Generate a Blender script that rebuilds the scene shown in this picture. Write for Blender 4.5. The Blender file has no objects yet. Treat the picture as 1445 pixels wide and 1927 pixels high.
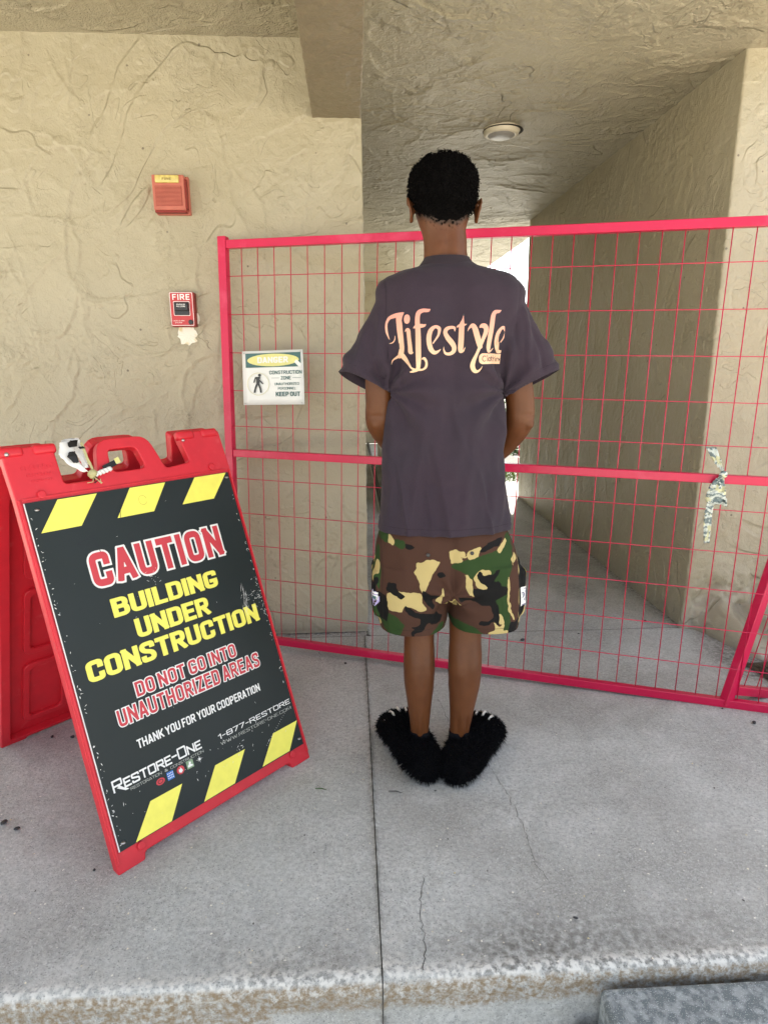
import bpy, bmesh, math, random
import numpy as np
from mathutils import Vector, Matrix
from mathutils.bvhtree import BVHTree
random.seed(7); RNG = np.random.RandomState(11)
SC = bpy.context.scene
COL = SC.collection
V = lambda *a: np.array(a, float)

# ------------------------------------------------------------------ camera
PITCH, YAW, ROLL = .2333, .0497, -.0062
fw = V(math.sin(YAW)*math.cos(PITCH), math.cos(YAW)*math.cos(PITCH), -math.sin(PITCH))
rt = V(math.cos(YAW), -math.sin(YAW), 0); up = np.cross(rt, fw)
r2 = rt*math.cos(ROLL)+up*math.sin(ROLL); u2 = -rt*math.sin(ROLL)+up*math.cos(ROLL)
CAM = V(-.0578, -2.7811, 1.25)
cd = bpy.data.cameras.new('camera'); cam = bpy.data.objects.new('camera', cd); COL.objects.link(cam)
cd.sensor_fit = 'VERTICAL'; cd.sensor_height = 36; cd.sensor_width = 27; cd.lens = 36*1177.5/1927
cd.clip_start = .05; cd.clip_end = 500
M = Matrix.Identity(4)
for i in range(3):
    M[i][0], M[i][1], M[i][2], M[i][3] = r2[i], u2[i], -fw[i], CAM[i]
cam.matrix_world = M; SC.camera = cam

# ------------------------------------------------------------------ light
SUN_EL, SUN_AZ = math.radians(60), math.radians(18)      # from behind the building, a little to the right
w = bpy.data.worlds.new('World'); SC.world = w; w.use_nodes = True
nt = w.node_tree; nt.nodes.clear()
sky = nt.nodes.new('ShaderNodeTexSky'); sky.sky_type = 'NISHITA'; sky.sun_disc = False
sky.sun_elevation = SUN_EL; sky.sun_rotation = SUN_AZ; sky.air_density = 1.0; sky.dust_density = 2.5; sky.ozone_density = 1.0
bg = nt.nodes.new('ShaderNodeBackground'); bg.inputs[1].default_value = .15
wo = nt.nodes.new('ShaderNodeOutputWorld')
hs = nt.nodes.new('ShaderNodeHueSaturation'); hs.inputs['Saturation'].default_value = .45; nt.links.new(sky.outputs[0], hs.inputs['Color']); nt.links.new(hs.outputs[0], bg.inputs[0]); nt.links.new(bg.outputs[0], wo.inputs[0])
sd = bpy.data.lights.new('sun', 'SUN'); sd.energy = 5.0; sd.angle = math.radians(.5); sd.color = (1, .95, .87)
sun = bpy.data.objects.new('sun', sd); COL.objects.link(sun)
sdir = Vector((math.sin(SUN_AZ)*math.cos(SUN_EL), math.cos(SUN_AZ)*math.cos(SUN_EL), math.sin(SUN_EL)))
sun.rotation_euler = sdir.to_track_quat('Z', 'Y').to_euler(); sun.location = (3, 6, 8)
vs = SC.view_settings; vs.view_transform = 'Standard'; vs.look = 'None'; vs.gamma = 1; vs.use_curve_mapping = False
vs.exposure = 1.72

# ------------------------------------------------------------------ helpers
def obj(name, verts, faces, mat, parent=None, smooth=False, origin=None, attrs=None, mats=None, fm=None):
    """one mesh object; verts are world coordinates, origin is its own or its parent's base point"""
    verts = np.asarray(verts, float)
    if origin is None: origin = Vector(parent['_o']) if parent is not None else Vector((0, 0, 0))
    me = bpy.data.meshes.new(name)
    if isinstance(faces, np.ndarray) and faces.dtype != object:
        n, k = faces.shape
        me.vertices.add(len(verts)); me.vertices.foreach_set('co', (verts-np.array(origin)).ravel())
        me.loops.add(n*k); me.loops.foreach_set('vertex_index', faces.astype(np.int32).ravel())
        me.polygons.add(n); me.polygons.foreach_set('loop_start', np.arange(0, n*k, k, dtype=np.int32))
        me.update(calc_edges=True)
    else:
        me.from_pydata([tuple(v) for v in (verts-np.array(origin))], [], [tuple(int(i) for i in f) for f in faces])
    if smooth: me.polygons.foreach_set('use_smooth', [True]*len(me.polygons))
    for m in (mats or [mat]): me.materials.append(m)
    if fm is not None: me.polygons.foreach_set('material_index', list(fm))
    if attrs:
        for k, a in attrs.items():
            at = me.attributes.new(k, 'FLOAT', 'POINT'); at.data.foreach_set('value', np.asarray(a, np.float32))
    me.update()
    o = bpy.data.objects.new(name, me); COL.objects.link(o)
    if parent is not None: o.parent = parent
    else: o.location = origin
    o['_o'] = list(origin)
    return o
def thing(name, label, cat, loc, group=None):
    o = bpy.data.objects.new(name, None); COL.objects.link(o); o.location = loc; o.empty_display_size = .1
    o['_o'] = list(loc); o['label'] = label; o['category'] = cat
    if group: o['group'] = group
    return o
def tag(o, label=None, cat=None, group=None, kind=None):
    if label: o['label'] = label
    if cat: o['category'] = cat
    if group: o['group'] = group
    if kind: o['kind'] = kind
    return o
class MB:
    def __init__(s): s.v = []; s.f = []
    def add(s, v, f):
        b = len(s.v); s.v += [tuple(x) for x in v]; s.f += [tuple(i+b for i in q) for q in f]; return s
    def build(s, name, mat, parent=None, smooth=False, origin=None): return obj(name, s.v, s.f, mat, parent, smooth, origin)
def rbox(c, ex, ey, ez, bev=.003, seg=2):
    """box centred c with half vectors ex ey ez, bevelled"""
    bm = bmesh.new(); bmesh.ops.create_cube(bm, size=2)
    L = [np.linalg.norm(e) for e in (ex, ey, ez)]
    for v in bm.verts: v.co = Vector((v.co.x*L[0], v.co.y*L[1], v.co.z*L[2]))
    if bev > 0: bmesh.ops.bevel(bm, geom=bm.edges[:], offset=min(bev, min(L)*.95), segments=seg, affect='EDGES', profile=.5)
    U = [np.array(e)/l for e, l in zip((ex, ey, ez), L)]
    bm.verts.ensure_lookup_table()
    vv = [np.array(c)+U[0]*v.co.x+U[1]*v.co.y+U[2]*v.co.z for v in bm.verts]
    ff = [[v.index for v in f.verts] for f in bm.faces]; bm.free()
    return vv, ff
def tube(pts, rad, n=8, cap=True, up0=(0, 0, 1)):
    pts = [np.array(p, float) for p in pts]; m = len(pts)
    rad = [rad]*m if np.isscalar(rad) else rad
    vs_, fs = [], []; pn = None
    for i, p in enumerate(pts):
        t = pts[min(i+1, m-1)]-pts[max(i-1, 0)]; t = t/np.linalg.norm(t)
        if pn is None:
            a = np.array(up0, float); a = a if abs(a@t) < .9 else V(1, 0, 0); pn = np.cross(t, a)
        pn = pn-t*(pn@t); pn /= np.linalg.norm(pn); b = np.cross(t, pn)
        for k in range(n):
            a = 2*math.pi*k/n; vs_.append(p+(pn*math.cos(a)+b*math.sin(a))*rad[i])
    for i in range(m-1):
        for k in range(n):
            a, b = i*n+k, i*n+(k+1) % n; fs.append((a, b, b+n, a+n))
    if cap: fs.append(tuple(range(n))[::-1]); fs.append(tuple((m-1)*n+k for k in range(n)))
    return vs_, fs
def loft(rings, n=40, cap=True):
    """rings: (centre, axis_a, axis_b, exponent)"""
    vs_, fs = [], []
    for c, A, B, e in rings:
        c, A, B = np.array(c, float), np.array(A, float), np.array(B, float)
        for k in range(n):
            a = 2*math.pi*k/n; ca, sa = math.cos(a), math.sin(a)
            x = math.copysign(abs(ca)**(2/e), ca); y = math.copysign(abs(sa)**(2/e), sa)
            vs_.append(c+A*x+B*y)
    m = len(rings)
    for i in range(m-1):
        for k in range(n):
            a, b = i*n+k, i*n+(k+1) % n; fs.append((a, b, b+n, a+n))
    if cap: fs.append(tuple(range(n))[::-1]); fs.append(tuple((m-1)*n+k for k in range(n)))
    return vs_, fs
def zrings(tab, e=2.3, sub=4):
    """tab rows z,x0,x1,yc,b -> horizontal rings, interpolated smoothly"""
    T = np.array(tab, float); t = np.arange(len(T)); tt = np.linspace(0, len(T)-1, (len(T)-1)*sub+1)
    out = []
    for s in tt:
        i = min(int(s), len(T)-2); f = s-i
        p0, p1, p2, p3 = T[max(i-1, 0)], T[i], T[i+1], T[min(i+2, len(T)-1)]
        r = .5*((2*p1)+(-p0+p2)*f+(2*p0-5*p1+4*p2-p3)*f*f+(-p0+3*p1-3*p2+p3)*f**3)
        out.append(((.5*(r[1]+r[2]), r[3], r[0]), (.5*(r[2]-r[1]), 0, 0), (0, r[4], 0), e))
    return out
def ellip(c, r, seg=16, rot=None):
    bm = bmesh.new(); bmesh.ops.create_uvsphere(bm, u_segments=seg, v_segments=seg//2+2, radius=1)
    vv = np.array([v.co[:] for v in bm.verts])*np.array(r)
    if rot is not None: vv = vv@np.array(rot.to_3x3()).T
    ff = [[v.index for v in f.verts] for f in bm.faces]; bm.free()
    return vv+np.array(c), ff
def remesh(parts, voxel, smooth_it=2, fac=.5):
    b = MB()
    for v, f in parts: b.add(v, f)
    me = bpy.data.meshes.new('tmp'); me.from_pydata(b.v, [], b.f)
    o = bpy.data.objects.new('tmp', me); COL.objects.link(o)
    m = o.modifiers.new('r', 'REMESH'); m.mode = 'VOXEL'; m.voxel_size = voxel; m.adaptivity = 0
    if smooth_it:
        s = o.modifiers.new('s', 'SMOOTH'); s.factor = fac; s.iterations = smooth_it
    dg = bpy.context.evaluated_depsgraph_get(); ev = o.evaluated_get(dg); m2 = ev.to_mesh()
    co = np.empty(len(m2.vertices)*3); m2.vertices.foreach_get('co', co); co = co.reshape(-1, 3)
    no = np.empty(len(m2.vertices)*3); m2.vertices.foreach_get('normal', no); no = no.reshape(-1, 3)
    fs = [tuple(p.vertices) for p in m2.polygons]
    ev.to_mesh_clear(); bpy.data.objects.remove(o); bpy.data.meshes.remove(me)
    return co, no, np.array([f for f in fs if len(f) == 4]), [f for f in fs if len(f) != 4]
def cut(co, faces, planes):
    """planes: (point, normal, region test on a point): removes what lies beyond the plane inside the region, with a clean edge"""
    bm = bmesh.new(); vs_ = [bm.verts.new(tuple(p)) for p in co]
    for f in faces: bm.faces.new([vs_[i] for i in f])
    for p, n, reg in planes:
        gf = [f for f in bm.faces if reg(f.calc_center_median())]
        g = set(gf)
        for f in gf: g.update(f.edges); g.update(f.verts)
        bmesh.ops.bisect_plane(bm, geom=list(g), plane_co=Vector(p), plane_no=Vector(n), clear_outer=True, dist=1e-5)
    loose = [v for v in bm.verts if not v.link_faces]; bmesh.ops.delete(bm, geom=loose, context='VERTS')
    bm.verts.index_update(); bm.normal_update()
    C_ = np.array([v.co[:] for v in bm.verts]); N_ = np.array([v.normal[:] for v in bm.verts]); F_ = [tuple(v.index for v in f.verts) for f in bm.faces]; bm.free()
    return C_, N_, F_
# value noise in 3D at points
def _h(i, j, k, s):
    n = (i*73856093) ^ (j*19349663) ^ (k*83492791) ^ (s*2654435761)
    n = (n ^ (n >> 13))*1274126177; n = n ^ (n >> 16)
    return (n & 0xffff)/65535.0*2-1
def noise3(P, s=0):
    P = np.asarray(P, float); I = np.floor(P).astype(np.int64); F = P-I; F = F*F*(3-2*F)
    r = 0
    for a in (0, 1):
        for b in (0, 1):
            for c in (0, 1):
                wgt = (F[..., 0] if a else 1-F[..., 0])*(F[..., 1] if b else 1-F[..., 1])*(F[..., 2] if c else 1-F[..., 2])
                r = r+wgt*_h(I[..., 0]+a, I[..., 1]+b, I[..., 2]+c, s)
    return r
def fbm(P, s=0, o=4, g=.5):
    r = 0; a = 1; P = np.asarray(P, float)
    for k in range(o): r = r+a*noise3(P*2**k+k*17.3, s+k); a *= g
    return r
def smooth01(x): x = np.clip(x, 0, 1); return x*x*(3-2*x)

# ---- materials
def mat(name, col=(.5, .5, .5), rough=.6, spec=.5, metal=0., var=0., vscale=8, bump=0., bscale=60, bdist=.002, col2=None, c2scale=3, c2w=(.45, .6), extra=None, sheen=0, coat=0, obj_coords=True):
    m = bpy.data.materials.new(name); m.use_nodes = True; nt = m.node_tree; N, L = nt.nodes, nt.links
    b = N['Principled BSDF']; b.inputs['Roughness'].default_value = rough; b.inputs['Metallic'].default_value = metal
    b.inputs['Specular IOR Level'].default_value = spec; b.inputs['Sheen Weight'].default_value = sheen
    b.inputs['Coat Weight'].default_value = coat
    tc = N.new('ShaderNodeTexCoord'); geo = N.new('ShaderNodeNewGeometry')
    src = geo.outputs['Position']
    def noise(scale, detail=5, dist=0., rough_=.55):
        n = N.new('ShaderNodeTexNoise'); n.inputs['Scale'].default_value = scale; n.inputs['Detail'].default_value = detail
        n.inputs['Distortion'].default_value = dist; n.inputs['Roughness'].default_value = rough_; L.new(src, n.inputs['Vector']); return n.outputs[0]
    def mixc(f, a, c):
        x = N.new('ShaderNodeMix'); x.data_type = 'RGBA'
        if isinstance(f, (int, float)): x.inputs[0].default_value = f
        else: L.new(f, x.inputs[0])
        for sck, val in ((x.inputs[6], a), (x.inputs[7], c)):
            if isinstance(val, tuple): sck.default_value = (*val[:3], 1)
            else: L.new(val, sck)
        return x.outputs[2]
    def ramp(f, lo, hi, a=0., c=1.):
        x = N.new('ShaderNodeMapRange'); x.inputs[1].default_value = lo; x.inputs[2].default_value = hi
        x.inputs[3].default_value = a; x.inputs[4].default_value = c; L.new(f, x.inputs[0]); return x.outputs[0]
    def mathn(op, a, c=0.):
        x = N.new('ShaderNodeMath'); x.operation = op
        for sck, val in ((x.inputs[0], a), (x.inputs[1], c)):
            if isinstance(val, (int, float)): sck.default_value = val
            else: L.new(val, sck)
        return x.outputs[0]
    def attr(nm):
        x = N.new('ShaderNodeAttribute'); x.attribute_name = nm; return x.outputs['Fac']
    K = dict(N=N, L=L, noise=noise, mixc=mixc, ramp=ramp, math=mathn, attr=attr, b=b, geo=geo, tc=tc)
    c = tuple(col)
    if var: c = mixc(ramp(noise(vscale), .3, .7), tuple(x*(1-var) for x in col), tuple(min(1, x*(1+var)) for x in col))
    if col2: c = mixc(ramp(noise(c2scale, 6), *c2w), c, tuple(col2))
    if extra: c = extra(K, c)
    if isinstance(c, tuple): b.inputs['Base Color'].default_value = (*c[:3], 1)
    else: L.new(c, b.inputs['Base Color'])
    if bump:
        bp = N.new('ShaderNodeBump'); bp.inputs['Strength'].default_value = bump; bp.inputs['Distance'].default_value = bdist
        L.new(K.get('H') or noise(bscale, 6), bp.inputs['Height']); L.new(bp.outputs[0], b.inputs['Normal'])
    m['_'] = 1
    return m

def stucco_extra(K, c):
    # crisp trowel laps: saw-tooth terraces of a distorted noise, switched on in patches; sandy grain over all
    def lap(scale, dist, k, amp, ms, lo):
        f = K['math']('FRACT', K['math']('MULTIPLY', K['noise'](scale, 3, dist, .5), k))
        f = K['math']('MINIMUM', f, K['math']('MULTIPLY', K['math']('SUBTRACT', 1., f), 14.))
        return K['math']('MULTIPLY', K['math']('MULTIPLY', f, K['ramp'](K['noise'](ms, 3, 1.), lo, lo+.07)), amp)
    h = K['math']('ADD', lap(1.3, 1.2, 6.5, .9, 1.9, .47), lap(3.4, 1.8, 6., .55, 3.1, .52))
    h = K['math']('ADD', h, lap(11., 2.2, 4., .30, 4.0, .53))
    h = K['math']('ADD', h, K['math']('MULTIPLY', K['noise'](150, 5), .42))
    h = K['math']('ADD', h, K['math']('MULTIPLY', K['noise'](42, 4, .6), .55))
    K['H'] = h
    # small dark pits, dirty specks and faint patchy repaint
    n1 = K['noise'](2.2, 4); c = K['mixc'](K['ramp'](n1, .42, .62), c, (.375, .335, .23))
    v = K['N'].new('ShaderNodeTexVoronoi'); v.inputs['Scale'].default_value = 9; K['L'].new(K['geo'].outputs['Position'], v.inputs['Vector'])
    c = K['mixc'](K['ramp'](v.outputs['Distance'], .035, .05, .75, 0.), c, (.10, .08, .06))
    # darker tone in the hollows between trowel marks
    c = K['mixc'](K['math']('MULTIPLY', K['ramp'](K['attr']('cav'), .1, 1.), .42), c, (.20, .165, .11))
    z = K['N'].new('ShaderNodeSeparateXYZ'); K['L'].new(K['geo'].outputs['Position'], z.inputs[0])
    low = K['ramp'](K['math']('ADD', z.outputs[2], K['math']('MULTIPLY', K['noise'](7, 5), -.25)), -.12, .03, .4, 0.)
    return K['mixc'](low, c, (.30, .285, .24))
M_STUCCO = mat('stucco_paint', (.39, .353, .252), .42, .5, var=.05, vscale=5, bump=1., bscale=150, bdist=.0056, extra=stucco_extra)
def conc_extra(K, c):
    c = K['mixc'](K['ramp'](K['noise'](1.7, 6), .42, .60), c, (.385, .385, .355))
    c = K['mixc'](K['math']('MULTIPLY', K['ramp'](K['noise'](6.5, 8, .3, .65), .50, .64), .55), c, (.60, .60, .57))
    c = K['mixc'](K['math']('MULTIPLY', K['ramp'](K['noise'](15, 8, .2, .7), .54, .70), .5), c, (.30, .295, .27))
    c = K['mixc'](K['math']('MULTIPLY', K['ramp'](K['noise'](3.1, 7, .4), .5, .72), .6), c, (.32, .315, .29))
    # sand and aggregate speckle
    c = K['mixc'](K['math']('MULTIPLY', K['ramp'](K['noise'](420, 2), .56, .66), .7), c, (.60, .60, .58))
    c = K['mixc'](K['math']('MULTIPLY', K['ramp'](K['noise'](300, 2), .40, .33), .75), c, (.13, .135, .13))
    c = K['mixc'](K['math']('MULTIPLY', K['ramp'](K['noise'](90, 5), .38, .7), .42), c, (.17, .17, .165))
    c = K['mixc'](K['math']('MULTIPLY', K['ramp'](K['noise'](170, 3), .58, .68), .5), c, (.68, .68, .65))
    # worn nosing, stained riser, grimy joint, darker wall feet (values carried by the mesh)
    c = K['mixc'](K['math']('MULTIPLY', K['attr']('grime_dark'), K['ramp'](K['noise'](60, 5), .3, .62)), c, (.10, .095, .08))
    c = K['mixc'](K['math']('MULTIPLY', K['attr']('wear'), K['ramp'](K['noise'](75, 6), .42, .58)), c, (.66, .65, .60))
    c = K['mixc'](K['math']('MULTIPLY', K['attr']('stain'), K['ramp'](K['noise'](70, 8, 0., .75), .40, .58)), c, (.25, .185, .11))
    return c
M_CEIL = M_STUCCO.copy(); M_CEIL.name = 'stucco_ceiling_paint'
for n_ in M_CEIL.node_tree.nodes:
    if n_.type == 'BUMP': n_.inputs['Distance'].default_value = .011
M_CONC = mat('concrete', (.53, .54, .51), .85, .25, var=.06, vscale=14, bump=1., bscale=160, bdist=.0014, extra=conc_extra)
def red_extra(K, c):
    c = K['mixc'](K['math']('MULTIPLY', K['ramp'](K['noise'](9, 6), .55, .7), .45), c, (.66, .07, .15))
    return K['mixc'](K['ramp'](K['noise'](70, 4), .72, .76), c, (.35, .12, .10))
M_FENCE = mat('fence_red_paint', (.54, .008, .060), .30, .4, var=.06, bump=.15, bscale=200, bdist=.0005, extra=red_extra)
M_PLAST = mat('red_plastic', (.60, .018, .032), .42, .45, var=.06, vscale=20, bump=.35, bscale=500, bdist=.0004,
              extra=lambda K, c: K['mixc'](K['math']('MULTIPLY', K['ramp'](K['noise'](30, 7), .6, .75), .35), c, (.70, .12, .12)))
def board_extra(K, c):
    wv = K['N'].new('ShaderNodeTexNoise'); wv.inputs['Scale'].default_value = 55
    c = K['mixc'](K['math']('MULTIPLY', K['ramp'](K['noise'](5, 6), .4, .7), .6), c, (.017, .024, .026))
    c = K['mixc'](K['ramp'](K['noise'](130, 6), .76, .79), c, (.25, .27, .28))
    return c
M_BOARD = mat('board_black', (.013, .020, .0195), .45, .3, bump=.2, bscale=60, bdist=.0006, extra=board_extra)
def P_(name, col, rough=.45, **k): return mat(name, col, rough, .4, var=.05, vscale=30, **k)
M_YEL = P_('print_yellow', (.88, .82, .13)); M_PRED = P_('print_red', (.56, .045, .06)); M_PWHITE = P_('print_white', (.80, .80, .78))
M_PBLUE = P_('print_blue', (.03, .16, .50)); M_PGREEN = P_('print_green', (.22, .33, .20)); M_GREY = P_('print_faded_grey', (.35, .36, .33))
M_TEAL = P_('print_teal', (.05, .13, .13)); M_PALEYEL = P_('faded_yellow', (.68, .66, .25)); M_SIGNW = mat('sign_white', (.74, .76, .74), .35, .5, var=.03, vscale=12, bump=.2, bscale=40, bdist=.001)
M_INK = P_('ink_dark', (.03, .035, .04)); M_PEN = P_('pen_scrawl', (.006, .008, .01), .3)
M_STEEL = mat('galvanised_steel', (.55, .55, .55), .35, .5, 1., var=.1)
M_BLACKP = mat('black_plastic', (.012, .012, .014), .3, .5)
M_HORN = mat('faded_red_plastic', (.46, .135, .095), .5, .4, var=.08, vscale=25, bump=.2, bscale=120, bdist=.0006)
M_HORND = mat('dark_red_plastic', (.22, .02, .015), .5, .4)
M_LENS = mat('yellowed_lens', (.62, .50, .16), .15, .6, var=.2, vscale=60)
M_PULL = mat('pull_station_red', (.50, .03, .035), .35, .5, var=.05)
M_PLASTER = mat('bare_plaster', (.80, .78, .68), .85, .2, bump=.6, bscale=90, bdist=.002,
                extra=lambda K, c: K['mixc'](K['ramp'](K['noise'](22, 3), .5, .68), c, (.66, .54, .25)))
M_LAMPW = mat('lamp_cream_ring', (.68, .62, .48), .4, .5); M_LAMPG = mat('frosted_lens', (.30, .29, .27), .3, .5, var=.08, vscale=30)
M_SKIN = mat('skin_brown', (.100, .034, .011), .48, .30, var=.10, vscale=22, bump=.25, bscale=420, bdist=.0004,
             extra=lambda K, c: K['mixc'](K['ramp'](K['math']('ADD', K['attr']('stub'), K['math']('MULTIPLY', K['math']('SUBTRACT', K['noise'](520, 3), .5), 1.3)), .25, .95, 0., .86), K['mixc'](K['math']('MULTIPLY', K['ramp'](K['noise'](9, 4), .45, .7), .45), c, (.15, .056, .020)), (.016, .008, .005)))
M_SKIN.node_tree.nodes['Principled BSDF'].inputs['Subsurface Weight'].default_value = .06
M_SKIN.node_tree.nodes['Principled BSDF'].inputs['Subsurface Radius'].default_value = (.02, .006, .003)
M_HAIR = mat('hair_black', (.0025, .0022, .0022), .8, .05)
M_FUR = mat('fur_black', (.004, .004, .005), .8, .1)
M_SOCK = mat('sock_black', (.008, .008, .010), .9, .1, bump=.6, bscale=500, bdist=.001)
M_CLAW = mat('claw_white', (.75, .72, .65), .35, .5)
def shirt_extra(K, c):
    c = K['mixc'](K['math']('MULTIPLY', K['ramp'](K['noise'](6, 5), .42, .68), .35), c, (.028, .029, .038))
    c = K['mixc'](K['math']('MULTIPLY', K['ramp'](K['noise'](900, 2), .45, .65), .35), c, (.062, .049, .060))
    s = K['math']('ABSOLUTE', K['attr']('seam'))
    return K['mixc'](K['math']('MULTIPLY', K['ramp'](s, .0006, .0016, 1., 0.), .75), c, (.018, .013, .019))
M_SHIRT = mat('washed_shirt_cotton', (.036, .025, .036), .92, .12, var=.06, vscale=30, bump=.7, bscale=650, bdist=.0008, extra=shirt_extra, sheen=.06)
M_RIB = mat('collar_rib', (.032, .024, .031), .92, .12, bump=.6, bscale=500, bdist=.0008, sheen=.06)
def camo_extra(K, c):
    n = (K['noise'](160, 3))
    def lay(c, nm, colr):
        d = K['math']('ADD', K['attr'](nm), K['math']('MULTIPLY', K['math']('SUBTRACT', n, .5), .0012))
        return K['mixc'](K['ramp'](d, -.0005, .0005, 1., 0.), c, colr)
    c = lay(c, 'green', (.022, .048, .013)); c = lay(c, 'sand', (.44, .35, .15)); c = lay(c, 'black', (.006, .006, .006))
    c = K['mixc'](K['math']('MULTIPLY', K['ramp'](K['math']('ABSOLUTE', K['attr']('seam')), .0005, .0014, 1., 0.), .6), c, (.02, .015, .012))
    return c
M_CAMO = mat('camouflage_cotton', (.058, .027, .018), .85, .2, bump=.6, bscale=700, bdist=.0006, extra=camo_extra)
def grad_extra(K, c):
    z = K['N'].new('ShaderNodeSeparateXYZ'); K['L'].new(K['geo'].outputs['Position'], z.inputs[0])
    return K['mixc'](K['ramp'](z.outputs[2], 1.24, 1.38), (.80, .52, .33), (.74, .29, .23))
M_LIFE = mat('peach_gradient_print', (.85, .4, .3), .7, .3, extra=grad_extra)
M_DIRT = mat('dark_crack_dirt', (.06, .056, .05), .95, .1)
M_GRASS = mat('grass_green', (.085, .13, .028), .7, .2, var=.35, vscale=20)
M_LEAF = mat('leaf_green', (.05, .11, .03), .55, .3, var=.4, vscale=12)
M_BARK = mat('bark', (.12, .09, .06), .9, .1, bump=.8, bscale=40, bdist=.01)
M_WHITEWALL = mat('white_render', (.75, .74, .70), .8, .3, var=.05, bump=.4, bscale=80)
M_SOIL = mat('soil', (.09, .07, .05), .95, .1, var=.3, vscale=10, bump=.8, bscale=60, bdist=.01)
M_MULCH = mat('mulch_chips', (.10, .075, .055), .9, .15, var=.5, vscale=60)
M_WHITEP = mat('dirty_white_plastic', (.55, .54, .50), .5, .4, var=.1, vscale=14)
M_DARKM = mat('dark_metal', (.03, .03, .032), .5, .5, var=.2)
M_PAVE = mat('block_concrete', (.30, .325, .325), .9, .2, var=.08, vscale=20, bump=1., bscale=220, bdist=.002,
             extra=lambda K, c: K['mixc'](K['ramp'](K['noise'](420, 2), .60, .68), K['mixc'](K['ramp'](K['noise'](45, 5), .6, .45), c, (.15, .17, .175)), (.50, .54, .53)))
M_BARRICADE_W = mat('tape_white', (.78, .78, .76), .4, .4); M_TAPEK = mat('tape_black', (.012, .012, .012), .4, .4)
def tape_extra(K, c):
    z = K['N'].new('ShaderNodeSeparateXYZ'); K['L'].new(K['geo'].outputs['Position'], z.inputs[0])
    s = K['math']('ADD', K['math']('MULTIPLY', z.outputs[2], 44.), K['math']('MULTIPLY', K['noise'](30, 4), 3.2))
    s = K['math']('FRACT', s)
    c = K['mixc'](K['ramp'](s, .52, .56), c, (.17, .22, .22))
    return K['mixc'](K['ramp'](K['noise'](34, 2), .55, .6), c, (.62, .60, .36))
M_TAPE = mat('weathered_tape', (.62, .66, .60), .35, .4, extra=tape_extra)

# ------------------------------------------------------------------ stucco sheets
def trowel(S, T, seed, dens=26, ang0=0., angs=1.6, hmax=.0032, fine=True):
    """plaster relief in metres on the grid S x T"""
    rng = np.random.RandomState(seed)
    SS, TT = np.meshgrid(S, T, indexing='ij')
    P3 = np.stack([SS, TT, SS*0+seed*3.1], -1)
    H = .0035*fbm(P3*2.2, seed, 2)+.0011*fbm(P3*9, seed+5, 2)
    area = (S[-1]-S[0])*(T[-1]-T[0]); n = int(dens*area)
    for k in range(n):
        cs = rng.uniform(S[0], S[-1]); ct = rng.uniform(T[0], T[-1]); th = ang0+rng.normal()*angs
        L = rng.uniform(.05, .34)*(1.7 if rng.rand() < .18 else 1); kk = rng.normal()*2.2
        hh = hmax*rng.uniform(.2, 1)**1.4; wd = rng.uniform(.004, .045)
        R = L+.12
        i0, i1 = np.searchsorted(S, [cs-R, cs+R]); j0, j1 = np.searchsorted(T, [ct-R, ct+R])
        if i1-i0 < 2 or j1-j0 < 2: continue
        a0 = SS[i0:i1, j0:j1]-cs; b0 = TT[i0:i1, j0:j1]-ct
        a = a0*math.cos(th)+b0*math.sin(th); b = -a0*math.sin(th)+b0*math.cos(th)
        b = b-kk*a*a+.010*noise3(P3[i0:i1, j0:j1]*26, seed+k % 7)+.02*noise3(P3[i0:i1, j0:j1]*7, seed+9)
        win = smooth01(1.25-np.abs(a)/L*1.25)
        H[i0:i1, j0:j1] += hh*win*np.where(b > 0, np.exp(-b/wd), np.exp(b/.0035))
    if fine:
        g = fbm(P3*45, seed+21, 2); rough = smooth01(.2+1.2*noise3(P3*4.5, seed+33))
        H += .0009*g+.0034*rough*np.abs(fbm(P3*34, seed+40, 2))
    return H
def path_round(pts, r, steps):
    """2-D polyline with rounded corners sampled at given spacing per leg -> points, normals(right-hand), arclength"""
    pts = [np.array(p, float) for p in pts]; out = []
    n = len(pts)
    for i in range(n-1):
        a, b = pts[i], pts[i+1]; d = (b-a)/np.linalg.norm(b-a)
        s = a+d*r if i > 0 else a; e = b-d*r if i < n-2 else b
        m = max(2, int(np.linalg.norm(e-s)/steps[i])+1)
        for t in np.linspace(0, 1, m): out.append((s+(e-s)*t, d))
        if i < n-2:
            d2 = (pts[i+2]-b)/np.linalg.norm(pts[i+2]-b)
            for t in (.25, .5, .75):
                p = (b-d*r)*(1-t)**2+2*b*t*(1-t)+(b+d2*r)*t*t; dd = d*(1-t)+d2*t; out.append((p, dd/np.linalg.norm(dd)))
    P = np.array([o[0] for o in out]); D = np.array([o[1] for o in out])
    s = np.concatenate([[0], np.cumsum(np.linalg.norm(np.diff(P, axis=0), axis=1))])
    N = np.stack([D[:, 1], -D[:, 0]], -1)
    return P, N, s
def grid_faces(n, m, flip=False):
    i, j = np.meshgrid(np.arange(n-1), np.arange(m-1), indexing='ij'); a = (i*m+j).ravel()
    f = np.stack([a, a+m, a+m+1, a+1], -1)
    return f[:, ::-1] if flip else f
def cavity(H):
    # how far a point lies below its smoothed surroundings (drives the darker tone in hollows)
    B = H.copy()
    for _ in range(6):
        B[1:-1] = (B[:-2]+B[1:-1]*2+B[2:])/4; B[:, 1:-1] = (B[:, :-2]+B[:, 1:-1]*2+B[:, 2:])/4
    return np.clip((B-H-.0003)/.0016, 0, 1)
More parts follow.
